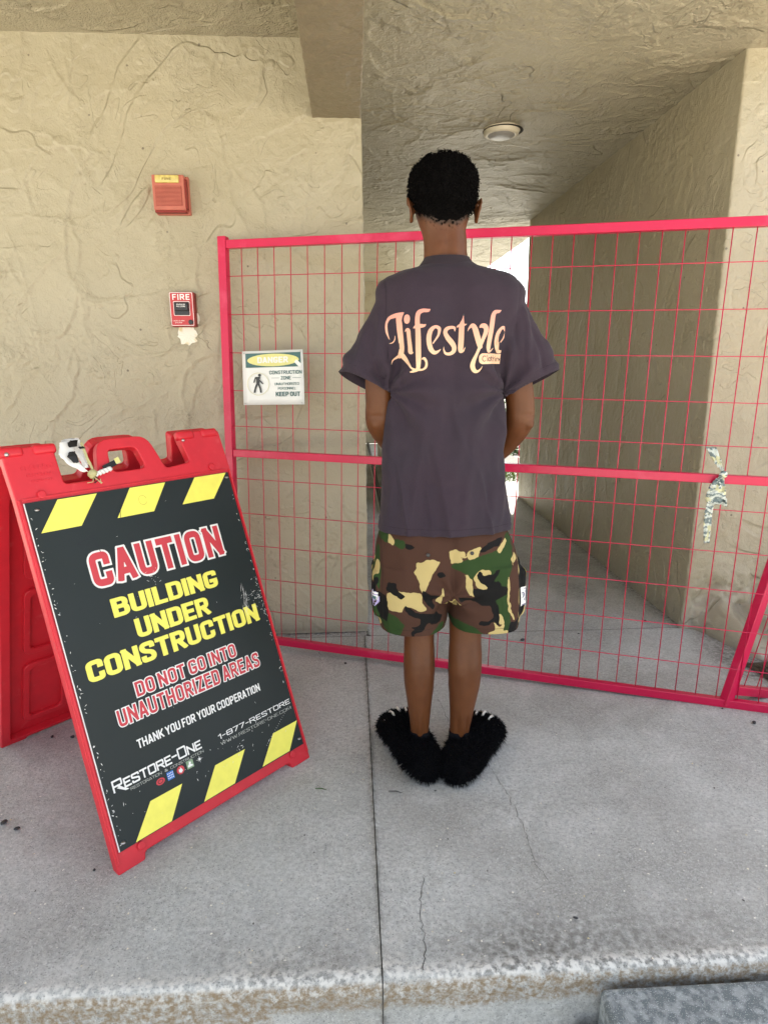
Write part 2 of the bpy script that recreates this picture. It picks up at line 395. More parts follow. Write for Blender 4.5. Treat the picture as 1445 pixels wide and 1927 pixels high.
def sheet(name, P2, N2, s, T, toP, seed, mat_, flip=False, disp=None, parent=None, **kw):
    H = trowel(s+seed*.7, T, seed, **kw)
    if disp is not None: H = H+disp(P2, s, T)
    A = P2[:, None, :]+N2[:, None, :]*H[:, :, None]
    X = toP(A[..., 0], A[..., 1], np.broadcast_to(T[None, :], H.shape))
    return obj(name, X.reshape(-1, 3), grid_faces(len(s), len(T), flip), mat_, parent, True, attrs={'cav': cavity(H).ravel()})
def tspace(a, b, d, extra=()): return np.linspace(a, b, int(round((b-a)/d))+1)

X1, Y1, ZC, ZL, ZB = 1.5153, -.0451, 2.448, 2.474, 2.195
vertical = lambda a, b, t: np.stack([a, b, t], -1)
# left wall: front face, corner, passage side; hidden far end widened to block sun
P2, N2, s = path_round([(-3.2, 0), (-1.9, 0), (0, 0), (0, .25), (0, 7.2), (1.05, 7.2), (1.05, 8.0)], .006, [.05, .0048, .01, .06, .03, .05])
def base_lip(P2, s, T):
    t = T[None, :]
    return -.004*np.exp(-((t-.012)/.012)**2)+.002*np.exp(-((P2[:, 0:1]+.02)/.02)**2)*np.sin(t*70)
o = sheet('stucco_wall', P2, N2, s, tspace(.004, 2.49, .0050), vertical, 3, M_STUCCO, disp=base_lip, dens=46, ang0=1.1, angs=.9, hmax=.0052)
tag(o, 'beige trowelled stucco wall carrying the two fire alarm boxes, left of the passage', 'wall'); WALL_L = o
# right wall: far end, passage side, corner, front face with a lumpy flared foot
P2, N2, s = path_round([(3.2, 3.02), (X1, 3.02), (X1, Y1), (2.1, Y1), (3.4, Y1)], .012, [.06, .0062, .0058, .06])
def flare(P2, s, T):
    x = P2[:, 0:1]; t = T[None, :]; front = (P2[:, 1:2] < Y1+.02)
    reach = .32*smooth01((x-X1-.02)/.16)+.015
    hgt = .16+.03*np.sin(x*31)
    lump = .02*fbm(np.stack(np.broadcast_arrays(x*14, t*14, x*0+2.2), -1), 4, 3)*smooth01((.34-t)/.15)
    f = smooth01(1-t/hgt)
    return front*(reach*f**1.3+lump*smooth01((x-X1-.01)/.05))
o = sheet('stucco_wall', P2, N2, s, tspace(-.12, 2.46, .0062), vertical, 8, M_STUCCO, disp=flare, dens=30, ang0=1.3, angs=.6, hmax=.0036)
tag(o, 'stucco wall on the right of the passage, its narrow front face bright', 'wall'); WALL_R = o
# ceilings
def flat_down(z): return lambda a, b, t: np.stack([a, t, z+b], -1)
def ceiling(name, x0, x1, y0, y1, z, dx, dy, seed, **kw):
    xs = tspace(x0, x1, dx); P2 = np.stack([xs, xs*0], -1); N2 = np.stack([xs*0, xs*0-1], -1)
    o = sheet(name, P2, N2, xs-x0, tspace(y0, y1, dy), flat_down(z), seed, M_CEIL, flip=True, **kw)
    return o
OV = -2.3     # unseen front edge of the roof, set deep to shade the left side
o = ceiling('ceiling', -.004, 1.715, -.55, 3.3, ZC, .0062, .0070, 12, dens=46, ang0=.15, angs=.8, hmax=.0062); tag(o, 'trowelled stucco ceiling over the passage', kind='structure')
o = ceiling('ceiling', -.004, 1.715, 3.3, 7.4, ZC, .012, .018, 13, dens=26, hmax=.008, fine=False); tag(o, kind='structure')
o = ceiling('ceiling', 1.715, 1.80, -.42, 3.02, ZC, .05, .05, 14, dens=2, fine=False); tag(o, kind='structure')
o = ceiling('ceiling', -.004, 1.15, OV, -.55, ZC, .04, .04, 16, dens=2, fine=False); tag(o, kind='structure')
o = ceiling('ceiling', -1.9, -.190, -.55, .004, ZL, .007, .007, 15, dens=46, ang0=.1, angs=.6, hmax=.0062); tag(o, kind='structure')
o = ceiling('ceiling', -3.2, -.190, OV, -.55, ZL, .05, .05, 17, dens=2, fine=False); tag(o, kind='structure')
o = ceiling('ceiling', -3.2, -1.9, -.55, .004, ZL, .05, .05, 18, dens=2, fine=False); tag(o, kind='structure')
P2, N2, s = path_round([(-.196, 2.50), (-.196, ZB), (-.002, ZB), (-.002, 2.47)], .006, [.012, .0065, .012])
o = sheet('ceiling_beam', P2, N2*-1, s, tspace(OV, .003, .0085), lambda a, b, t: np.stack([a, t, b], -1), 21, mat('beam_dark_tone', (.20, .165, .105), .42, .5, var=.08, bump=1., bscale=60, bdist=.0042), flip=True, dens=30, hmax=.003)  # beam toned darker than walls and ceilings
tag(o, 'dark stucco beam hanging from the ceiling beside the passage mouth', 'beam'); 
# roof mass (unseen front outline shaped to steer light) and the body of the building (closed volumes behind the plaster skins)
b = MB(); b.add(*rbox(((1.80-3.2)/2, (-.55+3.02)/2, 2.74), (2.50, 0, 0), (0, (3.02+.55)/2, 0), (0, 0, .235), .01)); b.add(*rbox(((1.15-3.2)/2, (OV-.5505)/2, 2.74), (2.175, 0, 0), (0, (-.5505-OV)/2, 0), (0, 0, .235), .01)); b.add(*rbox(((1.715-3.2)/2, 5.21, 2.738), (2.4575, 0, 0), (0, 2.185, 0), (0, 0, .233), .01)); o = b.build('roof', M_STUCCO); tag(o, 'flat stucco roof slab over the walkway and passage, unseen overhang shaped for shade', 'roof')
b = MB(); b.add(*rbox((-1.62, 3.57, 1.24), (1.58, 0, 0), (0, 3.50, 0), (0, 0, 1.24), .01)); o = b.build('stucco_core', M_STUCCO, WALL_L)
b = MB(); b.add(*rbox((2.42, 1.49, 1.2), (.86, 0, 0), (0, 1.49, 0), (0, 0, 1.2), .01)); o = b.build('stucco_core', M_STUCCO, WALL_R)
# fascia edge of the front
# bare plaster spot below the pull station
def blob_patch(cx, cz, rx, rz, n, seed, jag):
    rng = np.random.RandomState(seed); v = [(cx, 0, cz)]
    for k in range(n):
        a = 2*math.pi*k/n; r = 1+jag*rng.normal()*(.5 if math.sin(a) > -.2 else 1.)
        v.append((cx+rx*r*math.cos(a), 0, cz+rz*r*math.sin(a)))
    return v, [(0, 1+(k+1) % n, 1+k) for k in range(n)]
b = MB(); v, f = blob_patch(-.742, 1.372, .040, .042, 34, 3, .10); v = [(x, -.0105-.0008*math.sin(i*3.1), z) for i, (x, y, z) in enumerate(v)]; b.add(v, f)
v, f = blob_patch(-.694, 1.437, .008, .022, 16, 4, .15); v = [(x, -.0100, z) for x, y, z in v]; b.add(v, f)
b.build('bare_patch', M_PLASTER, WALL_L)
# crack ribbons
def ribbon(pts, wd, z, seed, amp=.006, mat_=M_DIRT, parent=None, plane='xy', name='crack', step=.012):
    rng = np.random.RandomState(seed); P = [np.array(pts[0], float)]
    for a, c in zip(pts[:-1], pts[1:]):
        a, c = np.array(a, float), np.array(c, float); m = max(1, int(np.linalg.norm(c-a)/step))
        for k in range(1, m+1):
            t = k/m; q = a+(c-a)*t
            if t < 1: q = q+rng.normal(size=2)*amp*.5
            P.append(q)
    v, f = [], []
    for i, p in enumerate(P):
        d = P[min(i+1, len(P)-1)]-P[max(i-1, 0)]; d /= np.linalg.norm(d)+1e-9; nn = V(-d[1], d[0])
        ww = wd*(.35+.9*rng.rand())*(.15 if i in (0, len(P)-1) else 1)
        for sg in (-1, 1):
            q = p+nn*sg*ww/2; v.append((q[0], q[1], z) if plane == 'xy' else (q[0], z, q[1]))
    for i in range(len(P)-1): f.append((2*i, 2*i+1, 2*i+3, 2*i+2) if plane == 'xy' else (2*i, 2*i+2, 2*i+3, 2*i+1))
    return v, f

# ------------------------------------------------------------------ floor
def slab_sheet(name, x0, x1, dx, yl, zfun, parent):
    """path in (y,z) from the back to the nosing and down the riser"""
    P2, N2, s = path_round(yl[0], .022, yl[1]); xs = tspace(x0, x1, dx)
    SS = P2
    XX, YY = np.meshgrid(xs, P2[:, 0]); _, ZZ = np.meshgrid(xs, P2[:, 1])
    Q = np.stack([XX, YY, ZZ], -1)
    H = .0022*fbm(Q*2.5, 51, 3)+.0007*fbm(Q*60, 52, 2)
    edge = np.minimum(XX-x0, x1-XX); H -= .004*np.exp(-(edge/.004)**2)+.002*np.exp(-edge/.01)
    nose = np.exp(-((YY+1.735)/.03)**2)*(ZZ > -.05)
    H += nose*(.004*fbm(Q*38, 55, 3)-.002)
    rz = (ZZ < -.012)
    H += rz*.003*fbm(Q*22, 57, 3)
    wear = np.exp(-((YY+1.728)/.020)**2)*(ZZ > -.03)*1.1
    wear = np.clip(wear+.35*smooth01((noise3(Q*9, 61)-.55)/.2)*smooth01((-1.45-YY)/.2), 0, 1)
    sb = -.018-.045*(1+.6*noise3(Q*np.array([6, 1, 1]), 63))*np.where(XX < -.25, 2.2, 1)
    stain = rz*smooth01((ZZ-sb+.015)/.02)*.95
    grime_dark = .9*np.exp(-np.maximum(0, YY+1.69-.0)**2/.012)*(YY < -1.40)*(ZZ > -.01)*smooth01((noise3(Q*np.array([2.2, 2.2, 1]), 64)+.45))*np.clip(1-np.abs(XX-.25)/.9, 0, 1)
    grime_dark = np.maximum(grime_dark, .75*np.exp(-edge/.006))
    # darker floor along the wall feet, right corner and passage
    grime_dark = np.maximum(grime_dark, .9*np.exp(-np.abs(YY-.0)/.03)*(XX < 0))
    grime_dark = np.maximum(grime_dark, .85*smooth01((noise3(Q*2.3, 70)+.25)/.5)*smooth01((XX-.85)/.5)*np.exp(-((YY+.45)/.36)**2))
    grime_dark = np.maximum(grime_dark, .30*smooth01((noise3(Q*4.3, 71)+.1)/.5)*(YY > .3))
    grime_dark = np.maximum(grime_dark, .9*np.exp(-np.abs(X1-XX)/.05)*(YY > -.05)*(XX < X1+.1))
    A = np.stack([Q[..., 0], Q[..., 1]+N2[:, 0:1]*H*-1, Q[..., 2]+N2[:, 1:2]*H*-1], -1)
    o = obj(name, A.reshape(-1, 3), grid_faces(*XX.shape), M_CONC, parent, True, attrs=dict(wear=wear.ravel(), stain=stain.ravel(), grime_dark=grime_dark.ravel()))
    return o
floor = bpy.data.objects.new('concrete_floor', None); COL.objects.link(floor); floor['_o'] = [0, 0, 0]; floor['kind'] = 'structure'
for x0, x1, dx in ((-3.2, -1.3, .05), (-1.297, -.0165, .009), (-.0137, 1.72, .009), (1.7228, 3.4, .04)):
    slab_sheet('slab', x0, x1, dx, ([(-.0435, 0), (-1.74, 0), (-1.74, -.24)], [.009, .007]), None, floor)
for x0, x1 in ((-3.2, -.005), (-.001, 3.4)):
    slab_sheet('slab', x0, x1, .016, ([(1.1835, 0), (-.0395, 0)], [.014]), None, floor)
slab_sheet('slab', -.001, 1.9, .02, ([(3.30, 0), (1.1875, 0)], [.02]), None, floor)
slab_sheet('slab', -.001, 1.9, .05, ([(7.25, 0), (3.304, 0)], [.05]), None, floor)
b = MB(); b.add([(-3.2, -1.712, -.0045), (3.4, -1.712, -.0045), (1.9, 7.2, -.0045), (-3.2, 7.2, -.0045)], [(0, 1, 2, 3)]); b.build('joint_dirt', mat('joint_grit', (.15, .147, .135), .95, .1, var=.3, vscale=60), floor)
b = MB()
for pts, wd, sd_ in ((((.246, -.61), (.263, -.743), (.272, -.86)), .0014, 1), (((.345, -1.0), (.389, -1.197), (.394, -1.328), (.391, -1.441), (.41, -1.52)), .0011, 2),
                     (((.098, -1.476), (.08, -1.584), (.083, -1.666), (.072, -1.728)), .0019, 3), (((-.20, -.35), (-.22, -.20), (-.16, -.1)), .0012, 5),
                     (((-.015, -.16), (.07, -.30), (.12, -.36)), .0012, 6)):
    b.add(*ribbon(pts, wd, .0028, sd_))
b.build('crack', M_DIRT, floor)
b = MB(); b.add(*rbox((-.0151, -1.729, -.125), (.0030, 0, 0), (0, .0090, 0), (0, 0, .115), .001, 1)); b.build('joint_fill', M_CONC, floor)
# front step block, lower ground
blk = MB(); blk.add(*rbox((1.19, -2.06, -.132), (.752, 0, 0), (0, .30, 0), (0, 0, .108), .012, 3))
o = blk.build('step_block', M_PAVE); tag(o, 'grey concrete step block butted against the platform edge, bottom right', 'step')
b = MB(); G = 120
b.add([(-G, -G, -.24), (G, -G, -.24), (G, G, -.24), (-G, G, -.24)], [(0, 1, 2, 3)])
o = b.build('ground', mat('pale_paving', (.64, .59, .48), .9, .2, var=.1, vscale=2, bump=.5, bscale=60)); tag(o, kind='structure')

# ------------------------------------------------------------------ beyond the passage
b = MB(); b.add([(-8, 6.4, -.012), (14, 6.4, -.012), (14, 9.0, -.012), (-8, 9.0, -.012), (1.9, 3.1, -.012), (14, 3.1, -.012), (14, 6.4, -.012), (1.9, 6.4, -.012)], [(0, 1, 2, 3), (4, 5, 6, 7)])
o = b.build('path', mat('sunlit_concrete', (.45, .44, .42), .85, .2, var=.08, vscale=3, bump=.4, bscale=60)); tag(o, kind='structure')
b = MB()
rg = np.random.RandomState(5)
def blade(b, x, y, z0, h):
    a = rg.uniform(0, 6.28); dx, dy = math.cos(a)*.006, math.sin(a)*.006; lx, ly = rg.normal(size=2)*h*.3
    b.add([(x-dx, y-dy, z0), (x+dx, y+dy, z0), (x+lx, y+ly, z0+h)], [(0, 1, 2)])
for k in range(9000):
    y = rg.uniform(3.75, 4.75); x = rg.uniform(1.50, 3.0); blade(b, x, y, -.01, rg.uniform(.015, .05))
for k in range(9000): blade(b, rg.uniform(-3, 9), rg.uniform(9., 12.5), -.24, rg.uniform(.2, .32))
b.add([(1.5, 3.74, -.006), (3.0, 3.74, -.006), (3.0, 4.76, -.006), (1.5, 4.76, -.006)], [(0, 1, 2, 3)]); o = b.build('grass', M_GRASS); tag(o, kind='stuff')
b = MB(); b.add(*rbox((2.5, 16, .1), (12, 0, 0), (0, .15, 0), (0, 0, .34), .02)); wl = b.build('boundary_wall', M_WHITEWALL); tag(wl, 'low white rendered garden wall beyond the passage', 'wall')
def bush(x, y, r, h, label):
    t = thing('shrub', label, 'shrub', (x, y, -.2)); b = MB()
    for k in range(1500):
        a = rg.uniform(0, 6.28); q = rg.rand()**.5; zz = rg.rand()
        rr = r*q*(1-.5*zz*zz)*(1+.25*math.sin(a*5+zz*7)); p = V(x+rr*math.cos(a), y+rr*math.sin(a), -.2+zz*h*(1-.35*q))
        d1 = rg.normal(size=3); d1 /= np.linalg.norm(d1); d2 = np.cross(d1, rg.normal(size=3)); d2 /= np.linalg.norm(d2)
        l = rg.uniform(.03, .06); b.add([p-d1*l, p+d2*l*.4, p+d1*l, p-d2*l*.4], [(0, 1, 2, 3)])
    b.build('foliage', M_LEAF, t)
    b = MB()
    for k in range(6):
        a = k*1.05; b.add(*tube([(x, y, -.22), (x+.2*r*math.cos(a), y+.2*r*math.sin(a), h*.3), (x+.6*r*math.cos(a), y+.6*r*math.sin(a), h*.6)], [.015, .01, .004], 5))
    b.build('stem', M_BARK, t)
bush(2.45, 6.0, .45, .7, 'low green shrub by the lawn, seen under the right elbow')
bush(4.0, 12.8, 1.0, 1.7, 'tall green bush before the low white wall beyond the passage')
# stored rack and rail just inside the passage
t = thing('storage_rack', 'pale slotted storage rack leaning inside the passage behind the left arm', 'rack', (.36, 3.2, 0))
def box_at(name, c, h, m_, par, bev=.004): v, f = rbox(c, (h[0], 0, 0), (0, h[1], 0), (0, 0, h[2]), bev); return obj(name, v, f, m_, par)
box_at('body', (.40, 4.1, .17), (.14, 1.1, .16), M_STUCCO, t)
for k in range(18):
    box_at('slat', (.37, 3.1+k*.115, .352), (.10, .040, .012), M_WHITEP, t, .003)
box_at('rim', (.253, 4.1, .345), (.008, 1.1, .03), M_WHITEP, t)
box_at('gap_shade_block', (.40, 2.96, .20), (.10, .03, .14), M_DARKM, t)  # dark block standing in for shade at the rack's near end
t = thing('floor_rail', 'dark metal rail with a pale edge running along the passage floor', 'rail', (.2, 3.2, 0))
v, f = tube([(.19, 2.45, .03), (.185, 7.0, .03)], .018, 6); obj('rail', v, f, M_DARKM, t)
v, f = tube([(.165, 2.45, .012), (.16, 7.0, .012)], .008, 6); obj('edge_strip', v, f, M_WHITEP, t)

# ------------------------------------------------------------------ 2-D print toolkit
def ms_mesh(F, x0, y0, h, merge=True):
    """fill of F<0 on a grid (F[i,j] at x0+i*h, y0+j*h) -> 2-D verts, polygons"""
    nx, ny = F.shape; vid = {}; v = []; polys = []
    def corner(i, j):
        k = (i, j, 0)
        if k not in vid: vid[k] = len(v); v.append((x0+i*h, y0+j*h))
        return vid[k]
    def edge(i, j, a, b_):
        k = (i, j, a)
        if k not in vid:
            i2, j2 = (i+1, j) if a == 1 else (i, j+1); f1, f2 = F[i, j], F[i2, j2]; t = f1/(f1-f2) if f1 != f2 else .5
            t = min(max(t, .02), .98)
            vid[k] = len(v); v.append((x0+(i+(t if a == 1 else 0))*h, y0+(j+(t if a == 2 else 0))*h))
        return vid[k]
    ins = F < 0
    full = ins[:-1, :-1] & ins[1:, :-1] & ins[1:, 1:] & ins[:-1, 1:]
    anyc = ins[:-1, :-1] | ins[1:, :-1] | ins[1:, 1:] | ins[:-1, 1:]
    for i in range(nx-1):
        js = np.nonzero(anyc[i])[0]; k = 0
        while k < len(js):
            j = js[k]
            if full[i, j]:
                j2 = j
                if merge:
                    while j2+1 < ny-1 and full[i, j2+1]: j2 += 1
                polys.append((corner(i, j), corner(i+1, j), corner(i+1, j2+1), corner(i, j2+1)))
                k += j2-j+1; continue
            cs = [(i, j), (i+1, j), (i+1, j+1), (i, j+1)]; es = [(i, j, 1), (i+1, j, 2), (i, j+1, 1), (i, j, 2)]
            poly = []
            for q in range(4):
                a, b_ = cs[q], cs[(q+1) % 4]; ia, ib = ins[a], ins[b_]
                if ia: poly.append(corner(*a))
                if ia != ib: poly.append(edge(es[q][0], es[q][1], es[q][2], 0))
            if len(poly) > 2: polys.append(tuple(poly))
            k += 1
    return v, polys
R = 'R'
GL = {
 'A': (.44, [[(0, 0), (.45, 1)], [(1, 0), (.55, 1)], [(.2, .24), (.8, .24)]]),
 'B': (.44, [[(0, 0), (0, 1), (.96, 1, R), (.96, .53, R), (0, .53)], [(0, .53), (1, .53, R), (1, 0, R), (0, 0)]]),
 'C': (.42, [[(1, .76), (1, 1, R), (0, 1, R), (0, 0, R), (1, 0, R), (1, .24)]]),
 'D': (.43, [[(0, 0), (0, 1), (1, 1, R), (1, 0, R), (0, 0)]]),
 'E': (.36, [[(1, 1), (0, 1), (0, 0), (1, 0)], [(0, .51), (.85, .51)]]),
 'F': (.35, [[(1, 1), (0, 1), (0, 0)], [(0, .5), (.85, .5)]]),
 'G': (.42, [[(1, .86), (1, 1, R), (0, 1, R), (0, 0, R), (1, 0, R), (1, .40), (.62, .40)]]),
 'H': (.44, [[(0, 0), (0, 1)], [(1, 0), (1, 1)], [(0, .5), (1, .5)]]),
 'I': (.0, [[(0, 0), (0, 1)]]),
 'K': (.44, [[(0, 0), (0, 1)], [(.0, .3), (1, 1)], [(.35, .56), (1, 0)]]),
 'L': (.34, [[(0, 1), (0, 0), (1, 0)]]),
 'M': (.60, [[(0, 0), (0, 1), (.5, .1), (1, 1), (1, 0)]]),
 'N': (.45, [[(0, 0), (0, 1), (1, 0), (1, 1)]]),
 'O': (.42, [[(0, .5), (0, 1, R), (1, 1, R), (1, 0, R), (0, 0, R), (0, .5)]]),
 'P': (.41, [[(0, 0), (0, 1), (1, 1, R), (1, .44, R), (0, .44)]]),
 'R': (.43, [[(0, 0), (0, 1), (.97, 1, R), (.97, .47, R), (0, .47)], [(.5, .47), (1, 0)]]),
 'S': (.41, [[(1, .84), (1, 1, R), (0, 1, R), (0, .62, R), (1, .40, R), (1, 0, R), (0, 0, R), (0, .16)]]),
 'T': (.39, [[(0, 1), (1, 1)], [(.5, 1), (.5, 0)]]),
 'U': (.42, [[(0, 1), (0, 0, R), (1, 0, R), (1, 1)]]),
 'V': (.43, [[(0, 1), (.5, 0), (1, 1)]]),
 'W': (.62, [[(0, 1), (.25, 0), (.5, .9), (.75, 0), (1, 1)]]),
 'X': (.43, [[(0, 0), (1, 1)], [(0, 1), (1, 0)]]),
 'Y': (.43, [[(0, 1), (.5, .45), (1, 1)], [(.5, .45), (.5, 0)]]),
 'Z': (.38, [[(0, 1), (1, 1), (0, 0), (1, 0)]]),
 '1': (.16, [[(0, .8), (1, 1), (1, 0)]]), '7': (.38, [[(0, 1), (1, 1), (.3, 0)]]),
 '8': (.42, [[(0, .5), (0, 1, R), (1, 1, R), (1, 0, R), (0, 0, R), (0, .5)], [(0, .52), (1, .52)]]),
 '-': (.22, [[(0, .5), (1, .5)]]), '.': (.0, [[(0, 0), (0, .01)]]), ' ': (.20, []),
 '&': (.45, [[(1, 0), (.15, .8, R), (.45, 1, R), (.75, .75, R), (0, .35, R), (.3, 0, R), (1, .45)]]),
}
def text_segs(txt, t, gap=.085, wide=1., rr=.17, small=None):
    """list of (p,q,kind_p,kind_q) in em units (cap height 1); kind True = square end"""
    segs = []; x = 0
    for ch in txt:
        sc = 1.
        if small and ch.islower(): sc = small
        gw, pl = GL[ch.upper()]; wtot = gw*wide*sc+t*(1 if ch != ' ' else 0)
        for p in pl:
            Q = [(x+t/2+q[0]*(wtot-t), t/2+q[1]*(sc-t), len(q) > 2) for q in p]
            pts = []
            for i, q in enumerate(Q):
                a = V(q[0], q[1])
                if q[2] and 0 < i < len(Q)-1:
                    d0 = V(*Q[i-1][:2])-a; d1 = V(*Q[i+1][:2])-a; l0, l1 = np.linalg.norm(d0), np.linalg.norm(d1)
                    r = min(rr*sc, l0*.5, l1*.5); p0, p1 = a+d0/l0*r, a+d1/l1*r
                    for u in (0, .2, .4, .6, .8, 1): pts.append((p0*(1-u)**2+2*a*u*(1-u)+p1*u*u, 'c'))
                else: pts.append((a, 's'))
            for (a, ka), (c, kc) in zip(pts[:-1], pts[1:]):
                segs.append((a, c, ka == 's', kc == 's'))
            if pl and math.hypot(*(pts[0][0]-pts[-1][0])) < 1e-6: pass
        x += wtot+(gap if ch != ' ' else 0)*(.9 if sc < 1 else 1)
    return segs, x-gap
def sdf_segs(segs, X, Y, t, clip=None):
    D = np.full(X.shape, 9.)
    for a, c, ka, kc in segs:
        d = c-a; L = np.linalg.norm(d)
        if L < 1e-9: continue
        d = d/L; lo = min(a[0], c[0])-t*1.6; hi = max(a[0], c[0])+t*1.6
        i0, i1 = np.searchsorted(X[:, 0], [lo, hi])
        if i1 <= i0: continue
        px, py = X[i0:i1]-a[0], Y[i0:i1]-a[1]; u = px*d[0]+py*d[1]; v = np.abs(-px*d[1]+py*d[0])
        du = np.maximum(-u-(t/2 if ka else 0), u-L-(t/2 if kc else 0))
        s = np.where(du > 0, np.hypot(np.maximum(du, 0), v)-(t/2), v-t/2)
        if ka or kc:
            box = np.maximum(du, v-t/2)
            near_a = u < L/2
            use = (near_a & ka) | (~near_a & kc)
            s = np.where(use, box, s)
        D[i0:i1] = np.minimum(D[i0:i1], s)
    return D
def text_poly(txt, t, W, Hh, res, off=0., gap=.085, small=None, shear=0., **k):
    """returns 2-D mesh of the lettering in a box W x Hh (metres); off grows the outline (metres)"""
    segs, wid = text_segs(txt, t, gap, small=small, **k)
    sx, sy = W/wid, Hh; off_e = off/Hh
    m = off_e+.05; nx = int((wid+2*m)*sx/res)+2; ny = int((1+2*m)*sy/res)+2
    gx = np.linspace(-m, wid+m, nx); gy = np.linspace(-m, 1+m, ny); X, Y = np.meshgrid(gx, gy, indexing='ij')
    D = sdf_segs(segs, X, Y, t); D = np.maximum(D, np.maximum(-Y, Y-1)) - off_e
    v, p = ms_mesh(D, 0, 0, 1.)
    v = [(gx[0]+a*(gx[1]-gx[0]), gy[0]+c*(gy[1]-gy[0])) for a, c in v]
    return [((a+shear*c)*sx, c*sy) for a, c in v], p
def place(v2, e0, e1, e2, x, y): return [e0+e1*(x+a)+e2*(y+c) for a, c in v2]

# ------------------------------------------------------------------ red fence panels
def fence_basis(O, az, lean, roll):
    u = V(math.cos(az), math.sin(az), 0); n = V(math.sin(az), -math.cos(az), 0); wv = V(0, 0, 1)
    w2 = wv*math.cos(lean)+n*math.sin(lean)
    uu = u*math.cos(roll)+w2*math.sin(roll); ww = -u*math.sin(roll)+w2*math.cos(roll)
    return V(*O), uu, ww, np.cross(uu, ww)
def bar(name, a, c, hu, hn, n, parent, mat_=M_FENCE, bev=.0025):
    d = c-a; L = np.linalg.norm(d); d = d/L; s = np.cross(n, d)
    v, f = rbox((a+c)/2, d*L/2, s*hu, n*hn, bev); return obj(name, v, f, mat_, parent)
def fence(O, u, wv, n, length, rows, vm, vt, du, u0, label, rail=.0155, post_top=.03, foot=0.):
    t = thing('fence_panel', label, 'fence panel', tuple(O))
    h = rail
    bar('post', O-wv*foot, O+wv*(vt+post_top), .0175, .0165, n, t)
    bar('post', O+u*length-wv*foot, O+u*length+wv*(vt+post_top), .0175, .0165, n, t)
    for vv in (0, vm, vt):
        bar('rail', O+u*.018+wv*vv, O+u*(length-.018)+wv*vv, h, .0145, n, t)
    k = 0; me = None
    while u0+k*du < length-.03:
        a = O+u*(u0+k*du)
        if me is None:
            v, f = tube([a+n*-.002, a+wv*vt+n*-.002], .00175, 6); o = obj('wire', v, f, M_FENCE, t, True); me = o; base = a
        else:
            o = me.copy(); COL.objects.link(o); o.parent = t; o.location = Vector(a-base)
        k += 1
    for vv in rows:
        a = O+wv*vv; v, f = tube([a+n*.0018, a+u*length+n*.0018], .0016, 6); obj('wire', v, f, M_FENCE, t, True)
    return t
GO, gu, gw, gn = fence_basis((-.5959, -.1066, .050), -.3256, -.0235, -.0164)
fence(GO, gu, gw, gn, 2.92, [1.5444, 1.3975, 1.2466, 1.0942, .9472, .7237, .5731, .4311, .2823, .136], .8336, 1.6644, .0703, .0776,
      'long red wire mesh fence panel standing across the passage behind the person')
# second panel leaning beyond the first, only its foot in view
O2, pu, pw, pn = fence_basis((1.322, -.745, .068), .30, .0, -.27)
fence(O2, pu, pw, pn, 2.2, [.15, .30, .45, .60, .98, 1.13, 1.28, 1.43], .80, 1.6, .0703, .07,
      'second red fence panel leaning at the right edge behind the long one', foot=.062, rail=.017)
# DANGER sign tied to the mesh
def G(a, c, off=0.): return GO+gu*a+gw*c+gn*off
sc_ = (.265/400, .212/385)
t = thing('danger_sign', 'small white danger construction zone sign wired to the fence mesh', 'sign', tuple(G(.21, 1.04, .006)))
e1 = (G(.338, 1.262)-G(.072, 1.252))/400; e2 = (G(.072, 1.252)-G(.072, 1.036))/385; e0 = G(.072, 1.036, .007)
# slightly askew plate: 400 x 385 units
def SG(x, y, off=0.): return e0+e1*x*(1+.0001*(385-y)*.6)+e2*y+gn*off
plate = MB(); n_ = 8; v = []
for j in range(n_+1):
    for i in range(n_+1):
        x, y = 400*i/n_, 385*j/n_; bow = .002*math.sin(i*.9)*math.cos(j*.7)
        v.append(SG(x, y, bow))
plate.add(v, [(j*(n_+1)+i, j*(n_+1)+i+1, (j+1)*(n_+1)+i+1, (j+1)*(n_+1)+i) for j in range(n_) for i in range(n_)])
o = plate.build('plate', M_SIGNW, t, True); md = o.modifiers.new('s', 'SOLIDIFY'); md.thickness = .002; md.offset = -1
def sprint(name, v2, polys, m_, off, k=1): obj(name, [SG(x, y, off) for x, y in v2], polys, m_, t)
def rectp(x0, y0, x1, y1): return [(x0, y0), (x1, y0), (x1, y1), (x0, y1)], [(0, 1, 2, 3)]
def ellp(cx, cy, rx, ry, n=28, rin=None):
    o_ = [(cx+rx*math.cos(6.2832*k/n), cy+ry*math.sin(6.2832*k/n)) for k in range(n)]
    if rin is None: return o_, [tuple(range(n))]
    i_ = [(cx+rx*rin*math.cos(6.2832*k/n), cy+ry*rin*math.sin(6.2832*k/n)) for k in range(n)]
    return o_+i_, [(k, (k+1) % n, n+(k+1) % n, n+k) for k in range(n)]
sprint('header', *rectp(24, 268, 388, 368), M_TEAL, .0030)
sprint('oval', *ellp(206, 318, 170, 44), M_PALEYEL, .0034)
sprint('scratch', [(345, 300), (360, 318), (392, 285), (388, 268), (372, 268)], [(0, 1, 2, 3, 4)], M_SIGNW, .0036)
def stext(txt, x0, y0, x1, h, t_, m_, off, name='lettering', **k):
    v2, p = text_poly(txt, t_, (x1-x0), h, 2.0, **k); sprint(name, [(x0+a, y0+c) for a, c in v2], p, m_, off)
stext('DANGER', 104, 298, 306, 42, .20, M_SIGNW, .0038)
stext('CONSTRUCTION', 180, 217, 392, 26, .15, M_TEAL, .0030); stext('ZONE', 254, 178, 320, 25, .15, M_TEAL, .0030)
sprint('rule', *rectp(192, 190, 244, 192), M_TEAL, .003); sprint('rule', *rectp(330, 190, 386, 192), M_TEAL, .003)
